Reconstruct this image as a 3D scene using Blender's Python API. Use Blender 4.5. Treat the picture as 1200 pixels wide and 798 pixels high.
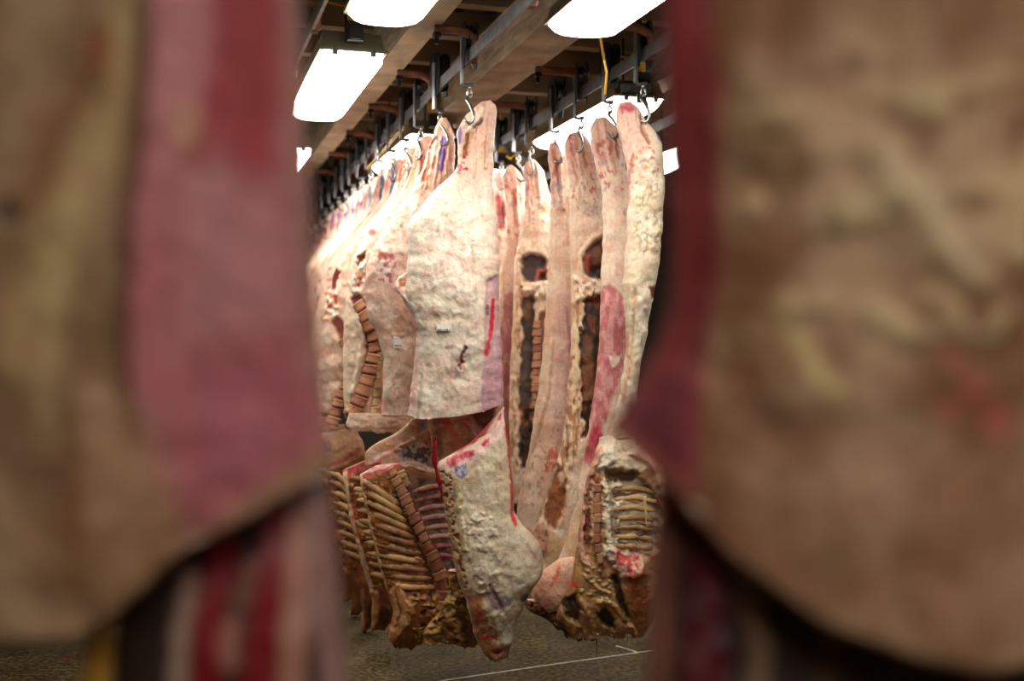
import bpy, math, random
import numpy as np
from mathutils import Vector, Matrix

# ------------------------------------------------------------------ scene, camera, light
scene = bpy.context.scene
for o in list(bpy.data.objects):
    bpy.data.objects.remove(o)
COL = scene.collection
F, CX, CY, H = 1333.33, 600.0, 408.0, 1.75          # focal length in pixels, horizon, eye height

cam_data = bpy.data.cameras.new('camera')
cam = bpy.data.objects.new('camera', cam_data)
COL.objects.link(cam)
cam.location = (0, 0, H)
cam.rotation_euler = (math.radians(90), 0, 0)
cam_data.sensor_width = 36.0
cam_data.lens = 40.0
cam_data.shift_y = 9.0 / 1200.0
cam_data.clip_start = 0.05
cam_data.dof.use_dof = True
cam_data.dof.focus_distance = 5.7
cam_data.dof.aperture_fstop = 1.0
scene.camera = cam

world = bpy.data.worlds.new('world')
scene.world = world
world.use_nodes = True
world.node_tree.nodes['Background'].inputs[0].default_value = (0.30, 0.28, 0.25, 1)
world.node_tree.nodes['Background'].inputs[1].default_value = 0.05
LAMP = 18.5                                          # emission of the lamp diffusers
scene.view_settings.view_transform = 'Standard'
scene.view_settings.look = 'None'
scene.view_settings.gamma = 1.0
scene.view_settings.use_curve_mapping = False
scene.view_settings.exposure = 0.15
scene.cycles.use_denoising = True
scene.cycles.max_bounces = 8
scene.cycles.diffuse_bounces = 5
scene.cycles.sample_clamp_indirect = 6.0

random.seed(7)
rng = np.random.default_rng(7)

# ------------------------------------------------------------------ helpers
EA = np.array([-0.2920, 0.9564])      # along the rails
EB = np.array([0.9564, 0.2920])       # across the rails


def ab(a, b, z=0.0):
    p = EA * a + EB * b
    return Vector((p[0], p[1], z))


def P(px, py, Y):
    return Vector(((px - CX) * Y / F, Y, H - (py - CY) * Y / F))


def lin(c):
    c = c / 255.0
    return c / 12.92 if c <= 0.04045 else ((c + 0.055) / 1.055) ** 2.4


def rgb(h):
    return np.array([lin(int(h[i:i + 2], 16)) for i in (0, 2, 4)])


def rgba(h):
    return tuple(rgb(h)) + (1.0,)


def hash2(ix, iy, seed):
    n = (ix.astype(np.int64) * 374761393 + iy.astype(np.int64) * 668265263 + seed * 974634777) & 0x7fffffff
    n = ((n ^ (n >> 13)) * 1274126177) & 0x7fffffff
    n = n ^ (n >> 16)
    return (n & 0xffff) / 65535.0


def vnoise(x, y, seed=0):
    x = np.asarray(x, float); y = np.asarray(y, float)
    ix = np.floor(x); iy = np.floor(y)
    fx = x - ix; fy = y - iy
    fx = fx * fx * fx * (fx * (fx * 6 - 15) + 10); fy = fy * fy * fy * (fy * (fy * 6 - 15) + 10)
    a = hash2(ix, iy, seed); b = hash2(ix + 1, iy, seed)
    c = hash2(ix, iy + 1, seed); d = hash2(ix + 1, iy + 1, seed)
    return (a + (b - a) * fx) * (1 - fy) + (c + (d - c) * fx) * fy


def fbm(x, y, seed=0, oct=4):
    s = 0; w = 0.5; t = 0
    ca, sa = math.cos(0.6), math.sin(0.6)
    for k in range(oct):
        s = s + w * vnoise(x, y, seed + 17 * k); t += w
        x, y = (ca * x - sa * y) * 2.03 + 11.7, (sa * x + ca * y) * 2.03 + 5.3
        w *= 0.5
    return s / t


def sstep(e0, e1, x):
    t = np.clip((x - e0) / (e1 - e0 + 1e-9), 0, 1)
    return t * t * (3 - 2 * t)


def sdf_poly(pts, x, y):
    pts = np.asarray(pts, float)
    d = np.full(x.shape, 1e18); inside = np.zeros(x.shape, bool)
    n = len(pts)
    for i in range(n):
        x0, y0 = pts[i]; x1, y1 = pts[(i + 1) % n]
        ex, ey = x1 - x0, y1 - y0
        t = np.clip(((x - x0) * ex + (y - y0) * ey) / (ex * ex + ey * ey + 1e-9), 0, 1)
        d = np.minimum(d, (x - x0 - t * ex) ** 2 + (y - y0 - t * ey) ** 2)
        c = ((y0 > y) != (y1 > y)) & (x < (x1 - x0) * (y - y0) / (y1 - y0 + 1e-12) + x0)
        inside ^= c
    d = np.sqrt(d)
    return np.where(inside, -d, d)


def d_line(pts, x, y):
    d = np.full(x.shape, 1e18)
    for (x0, y0), (x1, y1) in zip(pts[:-1], pts[1:]):
        ex, ey = x1 - x0, y1 - y0
        t = np.clip(((x - x0) * ex + (y - y0) * ey) / (ex * ex + ey * ey + 1e-9), 0, 1)
        d = np.minimum(d, (x - x0 - t * ex) ** 2 + (y - y0 - t * ey) ** 2)
    return np.sqrt(d)


# paint layers: each returns a mask over the body's design coordinates
def L_poly(pts, col=None, a=1.0, soft=2.0, warp=2.0, ws=6.0, dep=0.0, rough=None, tex=0.0):
    return ('poly', pts, col, a, soft, warp, ws, dep, rough, tex)


def L_line(pts, w, col=None, a=1.0, soft=1.5, warp=1.5, ws=6.0, dep=0.0, rough=None, tex=0.0):
    return ('line', (pts, w), col, a, soft, warp, ws, dep, rough, tex)


def L_ell(cx, cy, rx, ry, col=None, a=1.0, soft=2.0, warp=2.0, ws=6.0, dep=0.0, rough=None, tex=0.0):
    return ('ell', (cx, cy, rx, ry), col, a, soft, warp, ws, dep, rough, tex)


def L_spots(pts, col, thr=0.62, s=5.0, a=1.0, dep=0.0, sy=None):
    """ragged flecks inside a polygon"""
    return ('spots', (pts, thr, s, sy or s), col, a, 2.0, 3.0, 8.0, dep, None, 0.0)


def layer_mask(L, x, y, seed):
    kind, g, col, a, soft, warp, ws, dep, rough, tex = L
    wx = x + warp * 2 * (fbm(x / ws, y / ws, seed + 3, 2) - 0.5)
    wy = y + warp * 2 * (fbm(x / ws + 31, y / ws + 7, seed + 5, 2) - 0.5)
    if kind == 'poly':
        m = 1 - sstep(-soft, soft, sdf_poly(g, wx, wy))
    elif kind == 'line':
        m = 1 - sstep(g[1] - soft, g[1] + soft, d_line(g[0], wx, wy))
    elif kind == 'ell':
        cx, cy, rx, ry = g
        r = np.sqrt(((wx - cx) / rx) ** 2 + ((wy - cy) / ry) ** 2)
        k = soft / min(rx, ry)
        m = 1 - sstep(1 - k, 1 + k, r)
    else:
        pts, thr, s, sy = g
        m = (1 - sstep(-soft, soft, sdf_poly(pts, wx, wy)))
        m = m * sstep(thr, thr + 0.08, fbm(x / s, y / sy, seed + 9, 3))
    if tex > 0:
        m = m * (1 - tex + tex * sstep(0.35, 0.65, fbm(x / 3.0, y / 9.0, seed + 21, 3)))
    return m


def np_mesh(name, verts, quads, tris=None):
    me = bpy.data.meshes.new(name)
    nq = len(quads); nt = 0 if tris is None else len(tris)
    me.vertices.add(len(verts))
    me.vertices.foreach_set('co', np.asarray(verts, np.float32).ravel())
    loops = np.asarray(quads, np.int32).ravel()
    starts = np.arange(nq, dtype=np.int32) * 4
    if nt:
        loops = np.concatenate([loops, np.asarray(tris, np.int32).ravel()])
        starts = np.concatenate([starts, nq * 4 + np.arange(nt, dtype=np.int32) * 3])
    me.loops.add(len(loops))
    me.loops.foreach_set('vertex_index', loops)
    me.polygons.add(nq + nt)
    me.polygons.foreach_set('loop_start', starts)
    me.update(calc_edges=True)
    me.validate()
    return me


def link(name, me, mat=None, parent=None, loc=None):
    o = bpy.data.objects.new(name, me)
    COL.objects.link(o)
    if mat is not None and me is not None and len(me.materials) == 0:
        me.materials.append(mat)
    if parent is not None:
        o.parent = parent
    if loc is not None:
        o.location = loc
    return o


def tag(o, label=None, cat=None, group=None, kind=None):
    if label: o['label'] = label
    if cat: o['category'] = cat
    if group: o['group'] = group
    if kind: o['kind'] = kind
    return o


def empty(name, loc, label=None, cat=None, group=None, kind=None):
    o = bpy.data.objects.new(name, None)
    o.empty_display_size = 0.1
    COL.objects.link(o)
    o.location = loc
    return tag(o, label, cat, group, kind)


def copy_tree(o, parent=None):
    c = o.copy()
    COL.objects.link(c)
    c.parent = parent
    for ch in list(o.children):
        copy_tree(ch, c)
    return c


class MB:
    """collects simple solids for one mesh"""
    def __init__(self):
        self.v = []; self.f = []; self.m = []

    def box(self, c, s, rot=None, mi=0, taper=1.0):
        c = Vector(c); hx, hy, hz = s[0] / 2, s[1] / 2, s[2] / 2
        b = len(self.v)
        for z in (-hz, hz):
            k = taper if z > 0 else 1.0
            for x, y in ((-hx, -hy), (hx, -hy), (hx, hy), (-hx, hy)):
                p = Vector((x * k, y * k, z))
                if rot is not None: p = rot @ p
                self.v.append(c + p)
        for q in ((0, 3, 2, 1), (4, 5, 6, 7), (0, 1, 5, 4), (1, 2, 6, 5), (2, 3, 7, 6), (3, 0, 4, 7)):
            self.f.append([b + i for i in q]); self.m.append(mi)
        return self

    def tube(self, pts, r, n=8, mi=0, flat=1.0, closed=False):
        pts = [Vector(p) for p in pts]
        rs = r if isinstance(r, (list, tuple)) else [r] * len(pts)
        b = len(self.v); N = len(pts)
        up = Vector((0.13, 0.31, 0.94))
        prev = None
        for i, p in enumerate(pts):
            if closed:
                t = pts[(i + 1) % N] - pts[i - 1]
            else:
                t = pts[min(i + 1, N - 1)] - pts[max(i - 1, 0)]
            t.normalize()
            if prev is None:
                a = t.cross(up)
                if a.length < 1e-3: a = t.cross(Vector((1, 0, 0)))
            else:
                a = prev - t * prev.dot(t)
            a.normalize(); prev = a
            c = t.cross(a)
            for k in range(n):
                th = 2 * math.pi * k / n
                self.v.append(p + a * (math.cos(th) * rs[i]) + c * (math.sin(th) * rs[i] * flat))
        M = N if closed else N - 1
        for i in range(M):
            i2 = (i + 1) % N
            for k in range(n):
                k2 = (k + 1) % n
                self.f.append([b + i * n + k, b + i * n + k2, b + i2 * n + k2, b + i2 * n + k]); self.m.append(mi)
        if not closed:
            self.f.append([b + k for k in range(n)][::-1]); self.m.append(mi)
            self.f.append([b + (N - 1) * n + k for k in range(n)]); self.m.append(mi)
        return self

    def prism(self, outline, axis_o, ux, uy, un, th, mi=0):
        """extruded outline"""
        b = len(self.v); n = len(outline)
        o = Vector(axis_o); ux = Vector(ux); uy = Vector(uy); un = Vector(un)
        for s in (-0.5, 0.5):
            for (x, y) in outline:
                self.v.append(o + ux * x + uy * y + un * (th * s))
        self.f.append([b + i for i in range(n)][::-1]); self.m.append(mi)
        self.f.append([b + n + i for i in range(n)]); self.m.append(mi)
        for i in range(n):
            j = (i + 1) % n
            self.f.append([b + i, b + j, b + n + j, b + n + i]); self.m.append(mi)
        return self

    def mesh(self, name, mats, origin=(0, 0, 0), smooth=False):
        me = bpy.data.meshes.new(name)
        o = Vector(origin)
        me.from_pydata([tuple(v - o) for v in self.v], [], self.f)
        for m in (mats if isinstance(mats, (list, tuple)) else [mats]):
            me.materials.append(m)
        me.polygons.foreach_set('material_index', self.m)
        if smooth:
            me.polygons.foreach_set('use_smooth', [True] * len(me.polygons))
        me.update()
        return me

    def build(self, name, mats, parent=None, origin=(0, 0, 0), smooth=False):
        return link(name, self.mesh(name, mats, origin, smooth), None, parent)


# ------------------------------------------------------------------ materials
MATS = {}


def mat(name, hexc, rough=0.5, metal=0.0, noise=0.15, scale=12.0, bump=0.0, bscale=40.0, dark=None, emit=None, spec=0.5,
        stretch=(1, 1, 1)):
    m = bpy.data.materials.new(name); m.use_nodes = True
    nt = m.node_tree; nd = nt.nodes; lk = nt.links
    bs = nd['Principled BSDF']
    bs.inputs['Roughness'].default_value = rough
    bs.inputs['Metallic'].default_value = metal
    bs.inputs['Specular IOR Level'].default_value = spec
    tc = nd.new('ShaderNodeTexCoord')
    mp = nd.new('ShaderNodeMapping'); mp.inputs['Scale'].default_value = stretch
    lk.new(tc.outputs['Object'], mp.inputs[0])
    nz = nd.new('ShaderNodeTexNoise'); nz.inputs['Scale'].default_value = scale
    nz.inputs['Detail'].default_value = 6
    lk.new(mp.outputs[0], nz.inputs['Vector'])
    cr = nd.new('ShaderNodeValToRGB')
    c = rgb(hexc); d = rgb(dark) if dark else c * (1 - noise * 2.2)
    cr.color_ramp.elements[0].position = 0.3; cr.color_ramp.elements[1].position = 0.7
    cr.color_ramp.elements[0].color = tuple(d) + (1,)
    cr.color_ramp.elements[1].color = tuple(np.minimum(c * (1 + noise * 0.4), 1)) + (1,)
    lk.new(nz.outputs['Fac'], cr.inputs[0])
    lk.new(cr.outputs[0], bs.inputs['Base Color'])
    if bump > 0:
        n2 = nd.new('ShaderNodeTexNoise'); n2.inputs['Scale'].default_value = bscale; n2.inputs['Detail'].default_value = 5
        lk.new(mp.outputs[0], n2.inputs['Vector'])
        bp = nd.new('ShaderNodeBump'); bp.inputs['Strength'].default_value = bump; bp.inputs['Distance'].default_value = 0.01
        lk.new(n2.outputs['Fac'], bp.inputs['Height']); lk.new(bp.outputs[0], bs.inputs['Normal'])
    if emit:
        bs.inputs['Emission Color'].default_value = (1.0, 0.945, 0.86, 1)
        bs.inputs['Emission Strength'].default_value = emit
    MATS[name] = m
    return m


def flesh_material():
    m = bpy.data.materials.new('raw_beef'); m.use_nodes = True
    nt = m.node_tree; nd = nt.nodes; lk = nt.links
    bs = nd['Principled BSDF']
    at = nd.new('ShaderNodeAttribute'); at.attribute_name = 'Col'
    tc = nd.new('ShaderNodeTexCoord')
    n1 = nd.new('ShaderNodeTexNoise'); n1.inputs['Scale'].default_value = 55; n1.inputs['Detail'].default_value = 6
    n1.inputs['Roughness'].default_value = 0.65
    n2 = nd.new('ShaderNodeTexNoise'); n2.inputs['Scale'].default_value = 160; n2.inputs['Detail'].default_value = 4
    lk.new(tc.outputs['Object'], n1.inputs['Vector']); lk.new(tc.outputs['Object'], n2.inputs['Vector'])
    mr = nd.new('ShaderNodeMapRange')
    mr.inputs['From Min'].default_value = 0.3; mr.inputs['From Max'].default_value = 0.7
    mr.inputs['To Min'].default_value = 0.80; mr.inputs['To Max'].default_value = 1.08
    lk.new(n1.outputs['Fac'], mr.inputs['Value'])
    mx = nd.new('ShaderNodeVectorMath'); mx.operation = 'SCALE'
    lk.new(at.outputs['Color'], mx.inputs[0]); lk.new(mr.outputs[0], mx.inputs['Scale'])
    n3 = nd.new('ShaderNodeTexNoise'); n3.inputs['Scale'].default_value = 16; n3.inputs['Detail'].default_value = 7
    lk.new(tc.outputs['Object'], n3.inputs['Vector'])
    r3 = nd.new('ShaderNodeValToRGB')
    r3.color_ramp.elements[0].position = 0.38; r3.color_ramp.elements[1].position = 0.66
    r3.color_ramp.elements[0].color = (1.04, 1.02, 0.97, 1); r3.color_ramp.elements[1].color = (0.99, 0.87, 0.82, 1)
    lk.new(n3.outputs['Fac'], r3.inputs[0])
    m3 = nd.new('ShaderNodeVectorMath'); m3.operation = 'MULTIPLY'
    lk.new(mx.outputs[0], m3.inputs[0]); lk.new(r3.outputs[0], m3.inputs[1])
    lk.new(m3.outputs[0], bs.inputs['Base Color'])
    lk.new(at.outputs['Alpha'], bs.inputs['Roughness'])
    bs.inputs['Specular IOR Level'].default_value = 0.45
    ad = nd.new('ShaderNodeMath'); ad.operation = 'ADD'
    lk.new(n1.outputs['Fac'], ad.inputs[0]); lk.new(n2.outputs['Fac'], ad.inputs[1])
    bp = nd.new('ShaderNodeBump'); bp.inputs['Strength'].default_value = 0.4; bp.inputs['Distance'].default_value = 0.006
    lk.new(ad.outputs[0], bp.inputs['Height']); lk.new(bp.outputs[0], bs.inputs['Normal'])
    return m


FLESH = flesh_material()


def random_material(name, ha, hb, rough=0.4, scale=40):
    """colour varies from piece to piece and in grain"""
    m = bpy.data.materials.new(name); m.use_nodes = True
    nt = m.node_tree; nd = nt.nodes; lk = nt.links
    bs = nd['Principled BSDF']; bs.inputs['Roughness'].default_value = rough
    oi = nd.new('ShaderNodeObjectInfo'); tc = nd.new('ShaderNodeTexCoord')
    nz = nd.new('ShaderNodeTexNoise'); nz.inputs['Scale'].default_value = scale; nz.inputs['Detail'].default_value = 5
    lk.new(tc.outputs['Object'], nz.inputs['Vector'])
    ad = nd.new('ShaderNodeMath'); ad.operation = 'MULTIPLY_ADD'; ad.inputs[1].default_value = 0.45
    lk.new(oi.outputs['Random'], ad.inputs[0]); lk.new(nz.outputs['Fac'], ad.inputs[2])
    cr = nd.new('ShaderNodeValToRGB')
    cr.color_ramp.elements[0].position = 0.4; cr.color_ramp.elements[1].position = 0.9
    cr.color_ramp.elements[0].color = rgba(ha); cr.color_ramp.elements[1].color = rgba(hb)
    lk.new(ad.outputs[0], cr.inputs[0]); lk.new(cr.outputs[0], bs.inputs['Base Color'])
    bp = nd.new('ShaderNodeBump'); bp.inputs['Strength'].default_value = 0.5; bp.inputs['Distance'].default_value = 0.006
    lk.new(nz.outputs['Fac'], bp.inputs['Height']); lk.new(bp.outputs[0], bs.inputs['Normal'])
    return m


RIBM = random_material('rib_bone', '7a4826', 'c8a064', 0.4, 20)
RIBRED = random_material('rib_dark', 'a04048', 'd9b8a8', 0.4)
VERTM = random_material('vertebra_bone', '7e3626', 'd49c74', 0.4, 22)
VERTY = random_material('vertebra_pale', 'b08a58', 'd8bd86', 0.4)
BLOOD = mat('blood', 'a01020', 0.25, noise=0.2)
PAPER = mat('paper_label', 'eeeae2', 0.6, noise=0.03)
PRINT = mat('label_print', '404040', 0.6, noise=0.03)
STEEL = mat('galvanised_steel', 'a8a8a6', 0.28, 0.95, 0.15, 30)
DARKST = mat('dark_steel', '2c2a28', 0.42, 0.75, 0.2, 25)
RAILM = mat('rail_steel', '77777a', 0.4, 0.7, 0.2, 18, bump=0.1)
RUST = mat('rusty_iron', '7a452c', 0.75, 0.1, 0.3, 22, bump=0.4)
TIMBER = mat('painted_beam', 'b39c7c', 0.6, 0.0, 0.22, 6, bump=0.3, bscale=30, stretch=(1, 1, 6))
JOIST = mat('joist_paint', 'a08a66', 0.65, 0.0, 0.2, 5, bump=0.2)
DECK = mat('roof_deck', '2c2820', 0.7, 0.0, 0.25, 3, bump=0.1)
HOUS = mat('lamp_housing', '8a8468', 0.5, 0.0, 0.08, 8)
DIFF = mat('lamp_diffuser', 'ffffff', 0.35, 0.0, 0.01, 4, emit=LAMP)
CLIP = mat('lamp_clip', '6c6a62', 0.4, 0.3, 0.1, 20)
YELL = mat('yellow_cable', 'd8a818', 0.45, 0.0, 0.12, 20)
BLACKP = mat('black_plastic', '26241f', 0.5, 0.0, 0.1, 20)
WALLM = mat('wall_panel', '6a5f50', 0.5, 0.0, 0.12, 1.5, bump=0.05)
JOINT = mat('floor_joint', 'b8b2a0', 0.6, 0.0, 0.25, 25)


def floor_material():
    m = bpy.data.materials.new('wet_concrete'); m.use_nodes = True
    nt = m.node_tree; nd = nt.nodes; lk = nt.links
    bs = nd['Principled BSDF']; bs.inputs['Specular IOR Level'].default_value = 0.15
    tc = nd.new('ShaderNodeTexCoord')
    n1 = nd.new('ShaderNodeTexNoise'); n1.inputs['Scale'].default_value = 1.6; n1.inputs['Detail'].default_value = 7
    n2 = nd.new('ShaderNodeTexNoise'); n2.inputs['Scale'].default_value = 34; n2.inputs['Detail'].default_value = 5
    lk.new(tc.outputs['Object'], n1.inputs['Vector']); lk.new(tc.outputs['Object'], n2.inputs['Vector'])
    cr = nd.new('ShaderNodeValToRGB')
    cr.color_ramp.elements[0].position = 0.35; cr.color_ramp.elements[1].position = 0.68
    cr.color_ramp.elements[0].color = rgba('382c18'); cr.color_ramp.elements[1].color = rgba('5e5034')
    lk.new(n1.outputs['Fac'], cr.inputs[0])
    c2 = nd.new('ShaderNodeValToRGB')
    c2.color_ramp.elements[0].position = 0.42; c2.color_ramp.elements[1].position = 0.62
    c2.color_ramp.elements[0].color = (0.40, 0.40, 0.38, 1); c2.color_ramp.elements[1].color = (1.35, 1.33, 1.25, 1)
    lk.new(n2.outputs['Fac'], c2.inputs[0])
    mx = nd.new('ShaderNodeMix'); mx.data_type = 'RGBA'; mx.blend_type = 'MULTIPLY'; mx.inputs[0].default_value = 1
    lk.new(cr.outputs[0], mx.inputs[6]); lk.new(c2.outputs[0], mx.inputs[7])
    # old blood stains
    n3 = nd.new('ShaderNodeTexNoise'); n3.inputs['Scale'].default_value = 2.7; n3.inputs['Detail'].default_value = 5
    lk.new(tc.outputs['Object'], n3.inputs['Vector'])
    c3 = nd.new('ShaderNodeValToRGB')
    c3.color_ramp.elements[0].position = 0.66; c3.color_ramp.elements[1].position = 0.74
    c3.color_ramp.elements[0].color = (0, 0, 0, 1); c3.color_ramp.elements[1].color = (0.6, 0.6, 0.6, 1)
    lk.new(n3.outputs['Fac'], c3.inputs[0])
    m2 = nd.new('ShaderNodeMix'); m2.data_type = 'RGBA'
    lk.new(c3.outputs[0], m2.inputs[0]); lk.new(mx.outputs[2], m2.inputs[6]); m2.inputs[7].default_value = rgba('5a241c')
    lk.new(m2.outputs[2], bs.inputs['Base Color'])
    mr = nd.new('ShaderNodeMapRange'); mr.inputs['To Min'].default_value = 0.45; mr.inputs['To Max'].default_value = 0.8
    lk.new(n1.outputs['Fac'], mr.inputs['Value']); lk.new(mr.outputs[0], bs.inputs['Roughness'])
    bp = nd.new('ShaderNodeBump'); bp.inputs['Strength'].default_value = 0.35; bp.inputs['Distance'].default_value = 0.01
    lk.new(n2.outputs['Fac'], bp.inputs['Height']); lk.new(bp.outputs[0], bs.inputs['Normal'])
    return m


FLOORM = floor_material()

# ------------------------------------------------------------------ the room (laid out along the rails)
A0, A1, B0, B1, ZC = -4.0, 15.0, -4.6, 6.2, 4.05
YAW = math.atan2(EB[1], EB[0])
ROT = Matrix.Rotation(YAW, 3, 'Z')


def abbox(mb, a, b, z, sa, sb, sz, mi=0):
    return mb.box(ab(a, b, z), (sb, sa, sz), ROT, mi)


am, bm_ = (A0 + A1) / 2, (B0 + B1) / 2
fl = tag(abbox(MB(), am, bm_, -0.05, A1 - A0, B1 - B0, 0.1).build('floor', FLOORM), kind='structure')
for p0, p1 in (((525, 797), (640, 780)), ((640, 780), (748, 765)), ((748, 765), (722, 757)), ((748, 765), (900, 745)), ((525, 797), (380, 830))):
    q0 = P(p0[0], p0[1], H * F / (p0[1] - CY)); q1 = P(p1[0], p1[1], H * F / (p1[1] - CY))
    q0.z = q1.z = 0.0015
    d = q1 - q0
    MB().box((q0 + q1) / 2, (d.length, 0.014, 0.003), Matrix.Rotation(math.atan2(d.y, d.x), 3, 'Z')).build('joint_line', JOINT, fl)
for nm, a, b, sa, sb in (('wall_back', A1 + .05, bm_, .1, B1 - B0 + .2), ('wall_front', A0 - .05, bm_, .1, B1 - B0 + .2),
                         ('wall_left', am, B0 - .05, A1 - A0, .1), ('wall_right', am, B1 + .05, A1 - A0, .1)):
    tag(abbox(MB(), a, b, ZC / 2, sa, sb, ZC).build(nm, WALLM), kind='structure')
# corrugated roof deck
vs = []; nb_ = 0
prof = []
b = B0
while b < B1:
    for db, dz in ((0, 0), (.09, 0), (.12, .05), (.21, .05)):
        prof.append((min(b + db, B1), dz))
    b += .24
prof.append((B1, 0))
mb = MB()
for a in (A0, A1):
    for (bb, dz) in prof:
        mb.v.append(ab(a, bb, ZC - .06 + dz))
n = len(prof)
for a in (A0, A1):
    for (bb, dz) in prof:
        mb.v.append(ab(a, bb, ZC + .08))
for i in range(n - 1):
    mb.f.append([i, i + 1, n + i + 1, n + i]); mb.m.append(0)
    mb.f.append([2 * n + i, 3 * n + i, 3 * n + i + 1, 2 * n + i + 1]); mb.m.append(0)
ceil = tag(mb.build('ceiling', DECK), kind='structure')

# joists across the rails, beams along them
a = -3.5
while a < A1:
    jj = abbox(MB(), a, bm_, 3.62, .09, B1 - B0, .14)
    tag(jj.build('trim_joist', JOIST), 'tan roof joist crossing above the overhead rails', 'joist', 'roof joists', 'structure')
    a += .62
RAILB = {-1: -.18, 0: .618, 1: 1.418, 2: 2.216, 3: 3.02}
BEAMS = [(-1, -.38, .14), (0, .42, .14), (1, 1.20, .14), (2, 1.86, .25), (3, 2.82, .16)]
for k, bb, w in BEAMS:
    o = abbox(MB(), am, bb, 3.425, A1 - A0, w, .25).build('trim_beam', TIMBER)
    tag(o, kind='structure')

names = {-1: 'behind the foreground carcass with the pink flank', 0: 'over the foreground carcass with tan fat',
         1: 'carrying the row led by the big fat-covered side', 2: 'carrying the row with the open dark cavities',
         3: 'beyond the row with open cavities, empty'}
RZ = 3.17
for k, bb in RAILB.items():
    o = abbox(MB(), am, bb, RZ, A1 - A0 - .1, .014, .062).build('overhead_rail', RAILM, origin=ab(am, bb, RZ))
    o.location = ab(am, bb, RZ)
    tag(o, 'flat steel overhead rail ' + names[k], 'rail', 'overhead rails')

# rusty gooseneck hangers from beam to rail
def hanger(bb, rb):
    mb = MB()
    o0 = ab(0, rb, RZ)
    z1 = 3.285
    pts = [ab(0, bb, z1), ab(0, rb - .07, z1), ab(0, rb - .03, z1 - .008), ab(0, rb + .012, z1 - .03), ab(0, rb + .022, z1 - .07),
           ab(0, rb + .022, RZ - .02)]
    mb.tube(pts, [.02, .022, .022, .022, .02, .018], 8)
    e = mb.mesh('arm', RUST, o0, True)
    m2 = MB().tube([ab(0, bb + .01, z1 + .02), ab(0, bb + .01, z1 - .075)], .011, 6).box(ab(0, bb + .01, z1 - .03), (.035, .035, .022), ROT)
    b_ = m2.mesh('bolt', DARKST, o0)
    m3 = MB().box(ab(0, rb + .012, RZ), (.03, .05, .07), ROT)
    c_ = m3.mesh('rail_clamp', RUST, o0)
    return e, b_, c_


for k, bb, w in BEAMS:
    if k == 3: continue
    rb = RAILB[k]
    e, b_, c_ = hanger(bb + w / 2 - .03, rb)
    a = 1.35 + .3 * (k % 2)
    while a < 12.5:
        t = empty('rail_hanger', ab(a, rb, RZ), 'rusty gooseneck hanger joining beam and overhead rail', 'bracket', 'rusty rail hangers')
        link('arm', e, None, t); link('bolt', b_, None, t); link('rail_clamp', c_, None, t)
        a += .92

# ------------------------------------------------------------------ lamps
LZ = 3.10
LL, LW = 1.5, .31


def lamp_meshes():
    hl, hw = LL / 2, LW / 2
    # diffuser: rounded shallow tray, ends curved
    mb = MB()
    secs = []
    N = 14
    for i in range(N + 1):
        t = -1 + 2 * i / N
        y = t * hl
        e = max(0.0, (abs(t) - .88) / .12)
        sh = 1 - .10 * e * e
        dz = .028 * e * e
        ring = []
        for k in range(11):
            s = -1 + 2 * k / 10
            x = s * hw * sh
            z = .034 * (abs(s) ** 5) + dz * .8 - .004 * (1 - s * s)
            ring.append(Vector((x, y, z)))
        secs.append(ring)
    for r in secs:
        mb.v += r
    for i in range(N):
        for k in range(10):
            mb.f.append([i * 11 + k, (i + 1) * 11 + k, (i + 1) * 11 + k + 1, i * 11 + k + 1]); mb.m.append(0)
    base = len(mb.v)
    for r in secs:                      # closing top inside the housing
        mb.v += [Vector((r[0].x, r[0].y, .06)), Vector((r[-1].x, r[-1].y, .06))]
    for i in range(N):
        mb.f.append([base + 2 * i, base + 2 * i + 1, base + 2 * i + 3, base + 2 * i + 2]); mb.m.append(0)
        mb.f.append([i * 11, base + 2 * i, base + 2 * i + 2, (i + 1) * 11]); mb.m.append(0)
        mb.f.append([i * 11 + 10, (i + 1) * 11 + 10, base + 2 * i + 3, base + 2 * i + 1]); mb.m.append(0)
    for i in (0, N):
        mb.f.append([i * 11 + k for k in range(11)] + [base + 2 * i + 1, base + 2 * i]); mb.m.append(0)
    dif = mb.mesh('diffuser', DIFF, smooth=False)
    # rim + housing
    h = MB()
    h.box((0, 0, .066), (LW + .012, LL + .012, .014))
    h.box((0, 0, .118), (LW - .012, LL - .004, .09), None, 0, .93)
    h.box((0, 0, .166), (.12, LL - .2, .016))
    hou = h.mesh('housing', HOUS)
    c = MB()
    c.box((0, 0, .0), (.026, .012, .038)).box((0, -.004, -.012), (.02, .012, .012))
    clip = c.mesh('clip', CLIP)
    g = MB()
    g.box((0, 0, .045), (.075, .05, .09)).box((0, -.028, .03), (.05, .012, .05))
    box = g.mesh('junction_box', BLACKP)
    y = MB()
    y.tube([(0, -.03, .06), (0, -.03, .10), (0, -.03, .14), (0, -.028, .145), (0, -.025, .20), (0, -.025, .205), (0, -.02, .25), (0, -.02, .26), (0, -.01, .31),
            (.01, .02, .45)], [.022, .030, .040, .034, .036, .028, .030, .020, .016, .012], 10)
    y.tube([(.05, .05, .0), (.06, .06, .06), (.03, .04, .12), (-.02, .05, .16), (-.10, .06, .17)], .008, 6)
    plug = y.mesh('power_cord', YELL, smooth=True)
    w = MB()
    for yy in (-.5, .5):
        w.tube([(0, yy, .15), (0, yy, .46)], .006, 6)
    rod = w.mesh('hanging_rod', DARKST)
    return dif, hou, clip, box, plug, rod


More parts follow.
